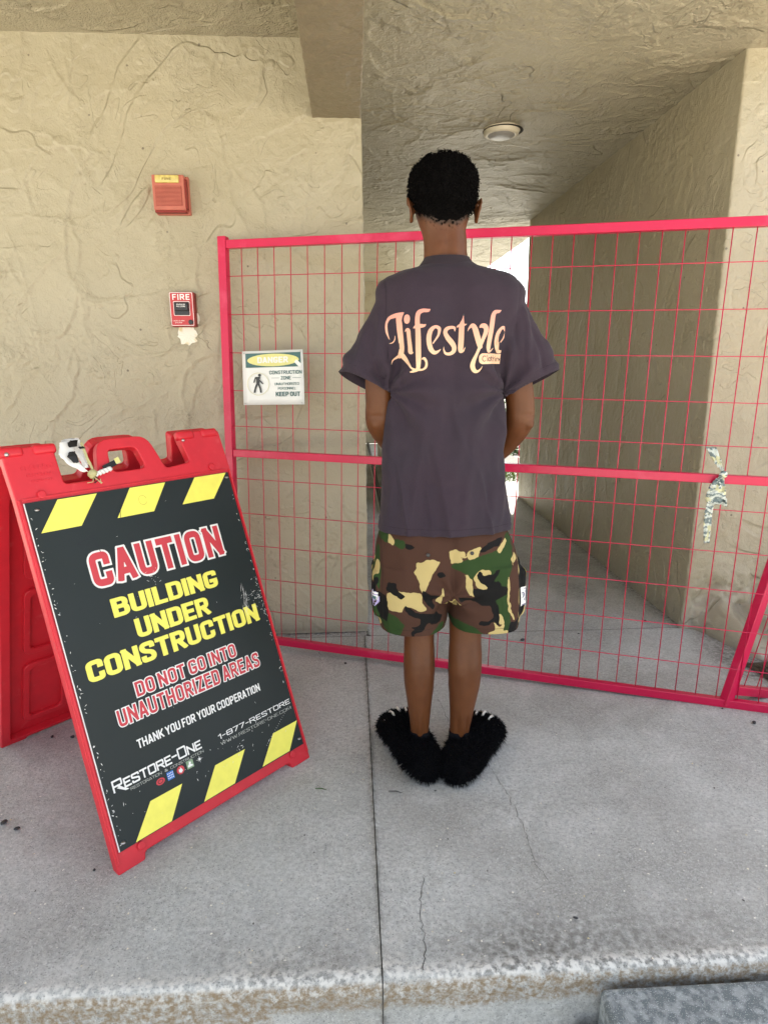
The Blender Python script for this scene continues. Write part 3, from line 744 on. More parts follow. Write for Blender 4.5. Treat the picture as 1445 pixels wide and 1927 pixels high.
stext('UNAUTHORIZED', 212, 139, 372, 19, .12, M_TEAL, .0030); stext('PERSONNEL', 234, 107, 350, 18, .12, M_TEAL, .0030)
stext('KEEP OUT', 218, 60, 376, 32, .19, M_TEAL, .0030)
sprint('ring', *ellp(104, 150, 74, 82, 32, .93), P_('ring_cream', (.66, .65, .50)), .0030)
def strokes2(L, n=1):
    mb = MB()
    for pts, wd in L:
        for a, c in zip(pts[:-1], pts[1:]):
            a, c = V(*a), V(*c); d = (c-a)/np.linalg.norm(c-a); nn = V(-d[1], d[0])*wd/2
            mb.add([(*(a-nn), 0), (*(c-nn), 0), (*(c+nn), 0), (*(a+nn), 0)], [(0, 1, 2, 3)])
    return [(x, y) for x, y, z in mb.v], mb.f
fig, ff = strokes2([([(84, 194), (118, 196)], 14), ([(104, 200), (102, 158)], 22), ([(86, 196), (76, 160)], 8), ([(112, 178), (136, 150)], 9),
                    ([(100, 160), (84, 118), (78, 88)], 12), ([(104, 158), (118, 118), (122, 88)], 12)])
for q in range(len(ff)): sprint('walking_figure', [fig[i] for i in ff[q]], [(0, 1, 2, 3)], M_INK, .0030+.0001*q)
sprint('walking_figure', *ellp(114, 213, 10, 10, 14), M_INK, .0030)
for x, y in ((14, 370), (388, 372), (12, 12), (386, 14)):
    v, f = ellip(SG(x, y, .003), (.0025, .0025, .0025), 8); obj('wire_tie', v, f, M_STEEL, t)

# ------------------------------------------------------------------ caution tape knotted on the middle rail
def strip(pts, wd, mat_, name, parent, crinkle=.003, seed=0, wdir=None, thick=.0006):
    """pts 3-D centre line, wd list of widths: crumpled ribbon"""
    rng = np.random.RandomState(seed); n = len(pts); m = 7; P = np.array(pts, float)
    tt = np.linspace(0, n-1, (n-1)*7+1); C = np.array([[np.interp(t, range(n), P[:, k]) for k in range(3)] for t in tt]); W = np.interp(tt, range(n), wd)
    v = []
    for i, c in enumerate(C):
        for j in range(m):
            q = (j/(m-1)-.5); s_ = wdir if wdir is not None else gu
            ph = crinkle*math.sin(j*2.3+i*.55)+crinkle*.8*rng.normal()*.5
            v.append(c+s_*W[i]*q+gn*ph+V(0, 0, 1)*crinkle*.5*rng.normal())
    f = [(i*m+j, i*m+j+1, (i+1)*m+j+1, (i+1)*m+j) for i in range(len(C)-1) for j in range(m-1)]
    o = obj(name, v, f, mat_, parent, True); md = o.modifiers.new('s', 'SOLIDIFY'); md.thickness = thick; return o
t = thing('caution_tape', 'faded strip of caution tape knotted over the middle fence rail, right', 'tape', tuple(G(1.885, .855, .02)))
strip([G(1.848, .945, .010), G(1.862, .915, .020), G(1.880, .880, .026), G(1.893, .862, .03)], [.034, .030, .018, .008], M_TAPE, 'tail', t, .004, 1)
v, f = ellip(G(1.894, .852, .028), (.014, .012, .013), 12); v = np.array(v)+.003*noise3(np.array(v)*120, 3)[:, None]; obj('knot', v, f, M_TAPE, t, True)
strip([G(1.890, .846, .030), G(1.880, .82, .030), G(1.880, .79, .028), G(1.882, .765, .024), G(1.888, .745, .022)], [.012, .044, .060, .066, .064], M_TAPE, 'flap', t, .006, 2)
strip([G(1.868, .75, .018), G(1.866, .71, .016), G(1.868, .66, .014), G(1.874, .604, .012)], [.022, .026, .024, .018], M_TAPE, 'tail', t, .003, 3)

# ------------------------------------------------------------------ A-frame sign
SO = V(-.6612, -1.4060, .0516); su = V(.69707, .71701, 0); sw = V(-.25239, .24537, .93600); sn = V(.67112, -.65245, .35201)
def SP(a, c, d=0.): return SO+su*a+sw*c+sn*d
AF = thing('a_frame_sign', 'red plastic A-frame caution sign with black board standing at left', 'sign', tuple(SP(.3, -.05) + V(-.24, .23, 0)))
def plate2d(name, outer, holes, mapf, d0, d1, bev, m_, parent, res=6):
    """2-D outline with holes -> solid between depths d0<d1, bevelled; mapf(a,c,d) -> world"""
    cu = bpy.data.curves.new('c', 'CURVE'); cu.dimensions = '2D'; cu.fill_mode = 'BOTH'; cu.extrude = (d1-d0)/2-bev; cu.bevel_depth = bev; cu.bevel_resolution = 2; cu.offset = -bev
    for L in [outer]+holes:
        sp = cu.splines.new('POLY'); sp.points.add(len(L)-1); sp.use_cyclic_u = True
        for p, q in zip(sp.points, L): p.co = (q[0], q[1], 0, 1)
    o = bpy.data.objects.new('c', cu); COL.objects.link(o); dg = bpy.context.evaluated_depsgraph_get(); me = o.evaluated_get(dg).to_mesh()
    v = [mapf(q.co.x, q.co.y, (d0+d1)/2+q.co.z) for q in me.vertices]; f = [tuple(p.vertices) for p in me.polygons]
    o.evaluated_get(dg).to_mesh_clear(); bpy.data.objects.remove(o); bpy.data.curves.remove(cu)
    return obj(name, v, f, m_, parent)
def rnd(pts, r=.012, k=5):
    out = []; n = len(pts)
    for i, p in enumerate(pts):
        rr = p[2] if len(p) > 2 else r; a = V(*p[:2]); b0 = V(*pts[i-1][:2]); b1 = V(*pts[(i+1) % n][:2])
        d0, d1 = b0-a, b1-a; l0, l1 = np.linalg.norm(d0), np.linalg.norm(d1); q = min(rr, l0*.45, l1*.45)
        p0, p1 = a+d0/l0*q, a+d1/l1*q
        for t_ in np.linspace(0, 1, k): out.append(tuple(p0*(1-t_)**2+2*a*t_*(1-t_)+p1*t_*t_))
    return out
outline = rnd([(-.018, -.055, .005), (.054, -.055, .006), (.060, -.034, .008), (.546, -.034, .008), (.552, -.055, .006), (.626, -.055, .005),
               (.628, .93, .01), (.622, 1.062, .016), (.474, 1.062, .012), (.492, .966, .012), (.408, .958, .012), (.372, 1.064, .035), (.222, 1.064, .035),
               (.200, .952, .012), (.108, .952, .012), (.104, 1.062, .012), (-.024, 1.062, .016), (-.018, .93, .01)])
hole = rnd([(.244, .966, .02), (.347, .966, .02), (.330, 1.032, .016), (.246, 1.032, .016)])
fp = plate2d('front_panel', outline, [hole], SP, -.034, -.0035, .004, M_PLAST, AF)
fp['label'] = 'front red plastic panel with carrying handle'
# raised rims on the side edges and above the board
for nm, (a0, c0, a1, c1, h0) in (('rim', (-.014, -.03, -.008, .925, .003)), ('rim', (.618, -.03, .624, .925, .003)), ('rim', (-.005, .922, .615, .928, .002))):
    v, f = rbox(SP((a0+a1)/2, (c0+c1)/2, -.002), su*abs(a1-a0)/2, sw*abs(c1-c0)/2, sn*h0, .0015); obj(nm, v, f, M_PLAST, fp)
# hinge knuckles
for a0 in (.0, .082, .50, .585):
    v, f = rbox(SP(a0, 1.052, -.012), su*.030, sw*.014, sn*.015, .009, 3); obj('hinge', v, f, M_PLAST, AF, True)
for a0, c0 in ((.045, .932), (.561, .940), (.052, -.015), (.563, -.013)):
    v, f = tube([SP(a0, c0, -.006), SP(a0, c0, .002), SP(a0, c0, .003)], [.011, .011, .008], 16); obj('rivet', v, f, M_PLAST, fp, False)
v, f = ellip(SP(-.012, 1.045, .002), (.006, .006, .006), 10); obj('rivet', v, f, M_STEEL, fp, True)
v, f = ellip(SP(.486, 1.035, .0), (.005, .005, .005), 10); obj('rivet', v, f, M_STEEL, fp, True)
# embossed maker's mark on the upper left lug
b = MB()
for (x0, y0, x1, h, n_) in ((.012, 1.000, .098, .016, 8), (.022, .983, .088, .010, 9), (.030, .968, .085, .007, 10)):
    for k in range(n_):
        xx = x0+(x1-x0)*(k+.1)/n_; ww = (x1-x0)/n_*.55
        b.add(*rbox(SP(xx+ww/2, y0+h*.4, -.0032), su*ww/2, sw*h*(.3+.2*((k*7) % 3)/3), sn*.0012, .0004, 1))
b.build('embossed_mark', M_PLAST, fp)
# rear panel = mirrored about the vertical plane through the hinge line
top = SP(0, 1.075, -.036); hd = V(-sn[0], -sn[1], 0); hd /= np.linalg.norm(hd)
def RP(a, c, d=0.):
    p = SP(a, c, d); q = (p-top)@hd; return p-hd*2*q+hd*.0
rp = plate2d('rear_panel', outline, [hole], RP, -.010, -.0035, .002, M_PLAST, AF)
rimo = outline; inner = rnd([(.010, -.022, .01), (.602, -.022, .01), (.600, .925, .02), (.012, .925, .02)])
plate2d('rear_rim', outline, [hole, inner], RP, -.038, -.0098, .003, M_PLAST, rp)
for (a0, c0, a1, c1) in ((.055, .02, .20, .28), (.24, .02, .385, .28), (.425, .02, .565, .28), (.055, .32, .20, .58), (.24, .32, .385, .58), (.425, .32, .565, .58), (.055, .62, .20, .88), (.24, .62, .385, .88), (.425, .62, .565, .88)):
    o_ = rnd([(a0, c0, .03), (a1, c0, .03), (a1, c1, .03), (a0, c1, .03)]); i_ = rnd([(a0+.02, c0+.02, .02), (a1-.02, c0+.02, .02), (a1-.02, c1-.02, .02), (a0+.02, c1-.02, .02)])
    plate2d('stiffener', o_, [i_], RP, -.022, -.0095, .003, M_PLAST, rp)
# board
bd = plate2d('board', [(-.002, -.001), (.612, -.001), (.612, .915), (-.002, .915)], [], SP, -.004, .002, .0004, M_BOARD, AF)
v, f = rbox(SP(-.0035, .457, .0005), su*.0012, sw*.457, sn*.0018, 0); obj('worn_edge', v, f, M_PWHITE, bd)
def bprint(name, v2, polys, m_, off): obj(name, [SP(x, y, off) for x, y in v2], polys, m_, bd)
for q in (((.018, .832), (.120, .832), (.182, .912), (.078, .912)), ((.220, .834), (.330, .834), (.388, .913), (.277, .913)), ((.424, .838), (.535, .838), (.603, .914), (.488, .914)),
          ((.040, .001), (.142, .001), (.196, .078), (.102, .078)), ((.242, .001), (.346, .002), (.406, .078), (.302, .078)), ((.447, .002), (.554, .002), (.611, .078), (.513, .078))):
    bprint('hazard_stripe', q, [(0, 1, 2, 3)], M_YEL, .0024)
def btext(txt, x0, y0, x1, h, t_, m_, off=.0026, res=.0012, outl=None, mo=M_PWHITE, **k):
    if outl:
        v2, p = text_poly(txt, t_, x1-x0, h, res, off=outl, **k); bprint('lettering', [(x0+a, y0+c) for a, c in v2], p, mo, off-.0002)
    v2, p = text_poly(txt, t_, x1-x0, h, res, **k); bprint('lettering', [(x0+a, y0+c) for a, c in v2], p, m_, off+(.0002 if outl else 0))
btext('CAUTION', .112, .660, .518, .093, .205, M_PRED, outl=.0055, gap=.12)
btext('BUILDING', .140, .570, .468, .050, .18, M_YEL, outl=.0010, mo=M_YEL)
btext('UNDER', .188, .497, .418, .052, .18, M_YEL, outl=.0010, mo=M_YEL)
btext('CONSTRUCTION', .035, .427, .577, .053, .18, M_YEL, outl=.0010, mo=M_YEL)
btext('DO NOT GO INTO', .142, .347, .464, .040, .17, M_PRED, outl=.0028, gap=.11)
btext('UNAUTHORIZED AREAS', .078, .290, .535, .044, .17, M_PRED, outl=.0028, gap=.11)
btext('THANK YOU FOR YOUR COOPERATION', .108, .218, .511, .024, .17, M_PWHITE, res=.0009)
btext('Restore-One', .020, .141, .278, .031, .15, M_PWHITE, res=.0009, small=.80, wide=1.9, rr=.06, gap=.07)
bprint('lettering', [(.030, .150), (.036, .152), (.060, .135), (.050, .135)], [(0, 3, 2, 1)], M_PWHITE, .0029)
btext('RESTORATION', .062, .128, .150, .0078, .13, M_GREY, res=.0006, wide=1.6); btext('&', .158, .128, .168, .0085, .15, M_GREY, res=.0006); btext('CONSTRUCTION', .176, .128, .280, .0078, .13, M_GREY, res=.0006, wide=1.6)
btext('1-877-RESTORE', .334, .139, .604, .015, .15, M_PWHITE, res=.0008, wide=1.9, gap=.13)
btext('WWW.RESTORE-ONE.COM', .336, .121, .602, .0095, .12, M_GREY, res=.0007, wide=1.5, gap=.10)
bprint('emblem', *ellp(.141, .112, .0125, .009, 24, .62), M_PRED, .0026); bprint('emblem', *ellp(.141, .112, .006, .004, 16), M_PRED, .0026)
bprint('emblem', *rectp(.161, .103, .181, .125), M_PBLUE, .0026)
for i in range(4):
    for j in range(3): bprint('emblem', *ellp(.1645+i*.0045, .108+j*.006, .0013, .0018, 8), M_PWHITE, .0029)
bprint('emblem', *ellp(.202, .114, .0112, .0112, 24), M_PRED, .0026)
bprint('emblem', [(.196, .110), (.202, .106), (.208, .110), (.206, .115), (.202, .122), (.201, .116), (.197, .118)], [tuple(range(7))], M_PWHITE, .0029)
bprint('emblem', *rectp(.221, .105, .242, .127), M_PGREEN, .0026)
bprint('emblem', [(.224, .109), (.239, .109), (.239, .113), (.233, .116), (.236, .121), (.230, .124), (.228, .117), (.224, .114)], [tuple(range(8))], M_PWHITE, .0029)
st_ = []
for k in range(16): a = k*math.pi/8; r_ = .011 if k % 4 == 0 else (.0075 if k % 2 == 0 else .0022); st_.append((.262+r_*math.cos(a), .116+r_*math.sin(a)))
bprint('emblem', st_, [tuple(range(16))], M_PWHITE, .0026)
# pen scrawls and scuffs
def scrawl(pts, wd, m_, off=.0027, nm='scrawl'):
    v2, f2 = strokes2([(pts, wd)]); bprint(nm, v2, f2, m_, off)
scrawl([(.145, .80), (.095, .785), (.17, .765)], .0016, M_PEN); scrawl([(.138, .80), (.152, .745)], .0016, M_PEN)
scrawl([(.225, .82), (.232, .85), (.25, .89)], .0014, M_PEN)
ring_ = [(.285+.014*math.cos(a), .80+.013*math.sin(a)) for a in np.linspace(0, 5.6, 14)]; scrawl(ring_, .0015, M_PEN)
ring_ = [(.25+.016*math.cos(a), .775+.012*math.sin(a)) for a in np.linspace(.6, 5.2, 12)]; scrawl(ring_, .0015, M_PEN)
scrawl([(.315, .815), (.33, .79), (.345, .805), (.352, .785)], .0015, M_PEN)
ring_ = [(.305+.012*math.cos(a), .872+.014*math.sin(a)) for a in np.linspace(.2, 5.8, 12)]; scrawl(ring_, .0010, P_('pen_on_yellow', (.42, .38, .06)), .0028)
b = MB(); rg = np.random.RandomState(9)
def nick(b, x, y, l, wd, a):
    d = V(math.cos(a), math.sin(a)); nn = V(-d[1], d[0]); c = V(x, y); q = rg.uniform(.4, 1)
    b.add([SP(*(c-d*l), .0031), SP(*(c+nn*wd), .0031), SP(*(c+d*l*q), .0031), SP(*(c-nn*wd*q), .0031)], [(0, 3, 2, 1)])
for k in range(34): nick(b, .545+rg.normal()*.006, .500+rg.normal()*.022, rg.uniform(.003, .018), rg.uniform(.0003, .0008), 1.2+rg.normal()*.15)
for k in range(46): nick(b, .590+rg.normal()*.014, .50+rg.normal()*.03, rg.uniform(.001, .006), rg.uniform(.0003, .001), .4+rg.normal()*.3)
for k in range(46): nick(b, .606+rg.uniform(-.006, .004), rg.uniform(.2, .88), rg.uniform(.001, .005), rg.uniform(.0004, .0015), rg.uniform(0, 3))
for k in range(60): nick(b, .003+rg.rand()**2*.01, rg.uniform(.0, .9), rg.uniform(.001, .005), rg.uniform(.0004, .0014), rg.uniform(0, 3))
for k in range(40): nick(b, .35+rg.normal()*.16, .06+abs(rg.normal())*.05, rg.uniform(.001, .006), rg.uniform(.0003, .0012), rg.uniform(0, 3))
for k in range(26): nick(b, .273+rg.normal()*.01, .648+rg.normal()*.012, rg.uniform(.001, .003), rg.uniform(.0004, .001), rg.uniform(0, 3))
for k in range(22): nick(b, rg.uniform(.02, .6), rg.uniform(.02, .9), rg.uniform(.0006, .003), rg.uniform(.0003, .0009), rg.uniform(0, 3))
for k in range(20): nick(b, .48+k*.0062, .055+k*.0042, .0025, .0005, 1.9)
b.build('scuffs', M_PWHITE, bd)['kind'] = 'stuff'
for a0, c0 in ((.022, .893), (.601, .898), (.010, .018), (.600, .022)):
    v, f = ellip(SP(a0, c0, .003), (.0065, .0065, .0035), 12); obj('screw', v, f, M_STEEL, bd, True)
# tape tied round the handle
M_DULLY = P_('dull_yellow_tape', (.50, .47, .24))
t = thing('handle_tape', 'black and white tape bow tied round the red sign handle', 'tape', tuple(SP(.18, .975)))
def SH(a, c, d=0.): return SP(a, c, d)
def strip2(pts, wd, m_, nm, seed, crk=.002): return strip([SH(*p) for p in pts], wd, m_, nm, t, crk, seed, wdir=su)
strip2([(.165, .975, .012), (.138, 1.0, .012), (.130, 1.03, .010), (.138, 1.062, .006), (.156, 1.072, .0), (.166, 1.055, -.004), (.170, 1.02, .0), (.172, .985, .008)], [.014, .032, .040, .040, .036, .030, .022, .014], M_BARRICADE_W, 'bow', 1)
strip2([(.145, 1.0, .0185), (.137, 1.02, .019), (.142, 1.032, .018)], [.014, .026, .014], M_TAPEK, 'bow_stripe', 2, .001)
strip2([(.148, 1.045, .0165), (.150, 1.058, .014), (.158, 1.064, .012)], [.022, .026, .020], M_TAPEK, 'bow_stripe', 3, .001)
strip2([(.176, 1.058, .008), (.176, 1.035, .010), (.180, 1.0, .012), (.184, .97, .014)], [.007, .008, .008, .006], M_DULLY, 'bow_tail', 4, .001)
strip2([(.170, 1.045, .011), (.172, 1.038, .012)], [.014, .014], M_TAPEK, 'bow_stripe', 5, .001)
v, f = ellip(SH(.180, .966, .012), (.012, .010, .011), 12); v = np.array(v)+.003*noise3(np.array(v)*160, 8)[:, None]; obj('knot', v, f, M_DULLY, t, True)
wrap = MB()
for k in range(5):
    a = .190+k*.010; wrap.add(*tube([SH(a, .966+k*.0025, .0), SH(a, .964+k*.0025, .013), SH(a+.004, .958+k*.0025, .015)], [.006, .0065, .005], 6))
    if k in (1, 3): pass
wrap.build('wrap', M_BARRICADE_W, t)
v, f = rbox(SH(.238, .985, .004), su*.020+sw*.007, sw*.0075-su*.002, sn*.0008, 0); obj('wrap_end', v, f, M_TAPEK, t)
v, f = rbox(SH(.262, .996, .0045), su*.007+sw*.0025, sw*.008-su*.002, sn*.0008, 0); obj('wrap_end', v, f, M_PALEYEL, t)
for k in range(5):
    v, f = tube([SH(.182, .960, .012), SH(.182+.012*math.sin(k*2), .950-.004*k, .020), SH(.176+.02*math.cos(k*1.7), .935+.003*k, .022)], .0012, 5); obj('loose_end', v, f, M_TAPEK if k % 2 else M_DULLY, t)

# ------------------------------------------------------------------ fire alarm devices
wallp = lambda x, y, z: V(x, -y, z)
t = thing('alarm_horn', 'faded red fire alarm horn with yellowed strobe lens high on the wall', 'alarm', (-.762, 0, 1.85))
v, f = rbox((-.757, -.008, 1.906), (.066, 0, 0), (0, .010, 0), (0, 0, .070), .002); obj('back_plate', v, f, M_HORN, t)
v, f = rbox((-.762, -.033, 1.910), (.062, 0, 0), (0, .022, 0), (0, 0, .064), .004, 3); hb = obj('housing', v, f, M_HORN, t)
v, f = rbox((-.6985, -.030, 1.905), (.004, 0, 0), (0, .018, 0), (0, 0, .055), .001); obj('side_grille', v, f, M_HORND, t)
for k in range(15):
    v, f = rbox((-.762, -.0562, 1.864+k*.0047), (.050, 0, 0), (0, .0016, 0), (0, 0, .0015), .0005, 1); obj('slat', v, f, M_HORN, hb)
v, f = rbox((-.762, -.0555, 1.897), (.051, 0, 0), (0, .0006, 0), (0, 0, .036), 0); obj('grille_back', v, f, M_HORND, hb)
v, f = rbox((-.764, -.058, 1.957), (.046, 0, 0), (0, .006, 0), (0, 0, .014), .004, 3); obj('strobe_lens', v, f, M_LENS, t, True)
v2, p = text_poly('FIRE', .2, .036, .009, .0012); obj('lettering', [(-.782+a, -.0642, 1.952+c) for a, c in v2], p, P_('lens_ink', (.22, .17, .05)), t)
v, f = rbox((-.762, -.030, 1.842), (.060, 0, 0), (0, .018, 0), (0, 0, .004), .001); obj('bottom_lip', v, f, M_HORND, t)

t = thing('pull_station', 'red fire pull station lettered FIRE with black handle', 'fire alarm', (-.747, 0, 1.40))
v, f = rbox((-.745, -.019, 1.470), (.049, 0, 0), (0, .0185, 0), (0, 0, .068), .003, 3); obj('back_box', v, f, M_HORND, t)
v, f = rbox((-.748, -.040, 1.472), (.048, 0, 0), (0, .0045, 0), (0, 0, .067), .003, 3); obj('face', v, f, M_PULL, t)
def wp(name, v2, polys, m_, y=-.0452): return obj(name, [(x, y, z) for x, z in v2], polys, m_, t)
def frame2(x0, z0, x1, z1, wd, r=.005):
    o_ = rnd([(x0, z0), (x1, z0), (x1, z1), (x0, z1)], r); i_ = rnd([(x0+wd, z0+wd), (x1-wd, z0+wd), (x1-wd, z1-wd), (x0+wd, z1-wd)], r); n = len(o_)
    return o_+i_, [(k, (k+1) % n, n+(k+1) % n, n+k) for k in range(n)]
wp('border', *frame2(-.7945, 1.4065, -.7015, 1.5375, .0022), M_PWHITE)
v2, p = text_poly('FIRE', .17, .070, .023, .0012, wide=1.2, gap=.2); wp('lettering', [(-.783+a, 1.508+c) for a, c in v2], p, M_PWHITE)
wp('handle_border', *frame2(-.7815, 1.446, -.7145, 1.503, .002), M_PWHITE)
v, f = rbox((-.748, -.0455, 1.474), (.0300, 0, 0), (0, .002, 0), (0, 0, .0255), .001, 1); obj('recess', v, f, M_BLACKP, t)
v, f = rbox((-.748, -.052, 1.480), (.0275, 0, 0), (0, .006, 0), (0, 0, .015), .003, 3); obj('handle', v, f, M_BLACKP, t)
for txt, z in (('PUSH IN', 1.4865), ('PULL DOWN', 1.479)):
    v2, p = text_poly(txt, .16, .034, .0055, .0007, gap=.12); wp('lettering', [(-.765+a, z+c) for a, c in v2], p, M_PWHITE, -.0584)
v2, p = text_poly('LOCAL ALARM', .13, .046, .0045, .0007, gap=.12); wp('lettering', [(-.787+a, 1.424+c) for a, c in v2], p, M_PWHITE)
v2, p = text_poly('SYSTEM', .13, .028, .0045, .0007, gap=.12); wp('lettering', [(-.779+a, 1.4165+c) for a, c in v2], p, M_PWHITE)
v, f = tube([(-.7145, -.044, 1.420), (-.7145, -.050, 1.420), (-.7145, -.051, 1.420)], [.0098, .0098, .008], 18); obj('lock', v, f, M_BLACKP, t)

# ------------------------------------------------------------------ ceiling lamp
t = thing('ceiling_lamp', 'round cream ceiling lamp with frosted lens, switched off', 'lamp', (.755, .86, ZC))
def lathe(prof, c, n=40):
    v = [(c[0]+r*math.cos(6.28319*k/n), c[1]+r*math.sin(6.28319*k/n), c[2]+z) for r, z in prof for k in range(n)]
    f = [(i*n+k, i*n+(k+1) % n, (i+1)*n+(k+1) % n, (i+1)*n+k) for i in range(len(prof)-1) for k in range(n)]
    return v, f
v, f = lathe([(.096, .004), (.096, -.006), (.090, -.026), (.077, -.033), (.070, -.031)], (.755, .86, ZC)); obj('ring', v, f, M_LAMPW, t, True)
v, f = lathe([(.072, -.029), (.062, -.038), (.040, -.043), (.02, -.045), (.0005, -.045)], (.755, .86, ZC)); obj('lens', v, f, M_LAMPG, t, True)
v, f = lathe([(.104, -.010), (.106, -.012), (.090, -.012)], (.762, .855, ZC)); obj('dark_ring', v, f, M_DIRT, t)  # dark ring round the lamp rim, set slightly off centre
# ------------------------------------------------------------------ person
PO = V(.205, -.99, 0)
PR = thing('person', 'person seen from behind in dark purple t-shirt and camouflage shorts', 'person', tuple(PO))
def chain(pts, rad, n=20, sub=5):
    P = np.array(pts, float); Rr = np.array(rad, float); out = []; ro = []
    for i in range(len(P)-1):
        p0, p1, p2, p3 = P[max(i-1, 0)], P[i], P[i+1], P[min(i+2, len(P)-1)]; r0, r1, r2_, r3 = Rr[max(i-1, 0)], Rr[i], Rr[i+1], Rr[min(i+2, len(P)-1)]
        for k in range(sub):
            f = k/sub; cr = lambda a, b_, c, d: .5*((2*b_)+(-a+c)*f+(2*a-5*b_+4*c-d)*f*f+(-a+3*b_-3*c+d)*f**3)
            out.append(cr(p0, p1, p2, p3)); ro.append(cr(r0, r1, r2_, r3))
    out.append(P[-1]); ro.append(Rr[-1])
    return tube(out, ro, n)
parts = []
# trunk, neck, head
parts.append(loft(zrings([(.74, .06, .36, -.985, .095), (.85, .065, .355, -.985, .09), (1.0, .075, .335, -.98, .08), (1.2, .07, .345, -.985, .088), (1.36, .06, .355, -.985, .09), (1.44, .085, .325, -.98, .07), (1.485, .135, .277, -.968, .055)], 2.3), 36))
parts.append(loft(zrings([(1.44, .13, .285, -.968, .060), (1.50, .142, .270, -.960, .058), (1.54, .1475, .2655, -.955, .057), (1.58, .146, .264, -.948, .060), (1.60, .142, .262, -.94, .068), (1.625, .134, .268, -.933, .082), (1.66, .124, .276, -.932, .094), (1.70, .120, .278, -.938, .100), (1.735, .124, .274, -.942, .096), (1.762, .142, .256, -.945, .078), (1.778, .170, .228, -.945, .045)], 2.15), 40))
parts.append(ellip((.2, -.848, 1.612), (.030, .022, .022)))                     # chin
parts.append(ellip((.2, -.832, 1.655), (.013, .016, .022)))                     # nose
parts.append(ellip((.2, -.820, 1.646), (.015, .011, .009)))
parts.append(ellip((.2, -.838, 1.631), (.024, .010, .005))); parts.append(ellip((.2, -.839, 1.623), (.022, .010, .006)))   # lips
parts.append(ellip((.2, -.852, 1.690), (.045, .014, .008)))                     # brow
for sx, cx in ((-1, .1165), (1, .2865)):                                             # ears: rim, lobe, bowl
    pts = []
    for k in range(12):
        a = -1.9+k*4.6/11; pts.append((cx+sx*(.009+.006*math.sin(a)), -.952-.019*math.cos(a), 1.655+.0255*math.sin(a)))
    parts.append(tube(pts, [.0048]*12, 8)); parts.append(ellip((cx+sx*.003, -.948, 1.655), (.007, .015, .023)))
    parts.append(ellip((cx+sx*.004, -.948, 1.628), (.0062, .010, .009)))
# arms
armL = ([(.100, -.985, 1.395), (.060, -.985, 1.33), (.026, -.982, 1.22), (.022, -.978, 1.14), (.0225, -.968, 1.088), (.046, -.925, 1.042), (.085, -.85, .985), (.122, -.785, .945)], [.044, .046, .043, .0405, .041, .0385, .032, .024])
armR = ([(.310, -.985, 1.395), (.353, -.985, 1.33), (.405, -.982, 1.22), (.425, -.978, 1.14), (.4265, -.968, 1.085), (.412, -.925, 1.035), (.378, -.85, .965), (.338, -.785, .925)], [.044, .046, .043, .0410, .042, .0395, .0325, .025])
for A in (armL, armR): parts.append(chain(*A))
parts.append(ellip((.010, -.985, 1.083), (.020, .026, .022))); parts.append(ellip((.447, -.985, 1.08), (.020, .026, .022)))    # elbows
# hands: palm, four unequal bent fingers, thumb from the side of the palm; one hand laid over the other
for sgn, W0, D0 in ((1, V(.122, -.785, .945), V(.62, .62, -.28)), (-1, V(.338, -.785, .925), V(-.72, .64, -.10))):
    D0 = D0/np.linalg.norm(D0); S0 = V(0, .35, .94); S0 = S0-D0*(S0@D0); S0 /= np.linalg.norm(S0); Nn = np.cross(D0, S0)*sgn
    pc = W0+D0*.055
    parts.append(loft([(W0-D0*.01, S0*.025, Nn*.019, 2.2), (W0+D0*.02, S0*.031, Nn*.016, 2.4), (pc, S0*.040, Nn*.0145, 2.6), (W0+D0*.088, S0*.040, Nn*.012, 2.6)], 18))
    for k, (ln, off) in enumerate(((.070, .030), (.078, .010), (.073, -.010), (.058, -.029))):
        b0 = W0+D0*.075+S0*off; j1 = b0+D0*ln*.50; j2 = j1+(D0*.72+Nn*.70)*ln*.32; j3 = j2+(D0*.35+Nn*.95)*ln*.26
        parts.append(tube([b0, (b0+j1)/2, j1, (j1+j2)/2, j2, j3], [.0098, .0093, .0092, .0085, .0082, .0066], 10))
    b0 = W0+D0*.028+S0*.024; parts.append(tube([b0, b0+S0*.026+D0*.018+Nn*.006, b0+S0*.044+D0*.042+Nn*.014, b0+S0*.050+D0*.066+Nn*.020], [.0135, .0115, .0100, .0075], 10))
# legs and feet
legL = ([(.125, -.985, .80), (.122, -.985, .68), (.132, -.975, .56), (.1385, -.972, .50), (.139, -.980, .42), (.1385, -.992, .335), (.1385, -.995, .27), (.140, -.996, .19), (.1415, -.994, .12), (.1415, -.990, .085), (.142, -1.0, .045)], [.088, .085, .062, .050, .0465, .0495, .0470, .0375, .0305, .0295, .034])
legR = ([(.29, -.985, .80), (.295, -.985, .68), (.288, -.98, .56), (.2835, -.978, .50), (.2825, -.985, .42), (.2815, -.998, .335), (.280, -1.0, .27), (.275, -1.002, .19), (.270, -1.0, .12), (.2685, -.998, .085), (.268, -1.01, .045)], [.088, .085, .064, .053, .050, .053, .050, .040, .0325, .031, .035])
for A in (legL, legR): parts.append(chain(*A))
FL = (V(.143, -1.065, 0), V(.083, -.865, 0)); FR = (V(.258, -1.085, 0), V(.368, -.905, 0))
for a, c in (FL, FR): parts.append(tube([a+V(0, 0, .045), a*.6+c*.4+V(0, 0, .05), c+V(0, 0, .03)], [.030, .035, .028], 14))
co, no, q, oth = remesh(parts, .0042, 5, .5)
zc = co[:, 2]
bk = smooth01((-no[:, 1]-.15)/.5); X_, Z_ = co[:, 0], co[:, 2]
Dm = .0006*noise3(co*60, 91)
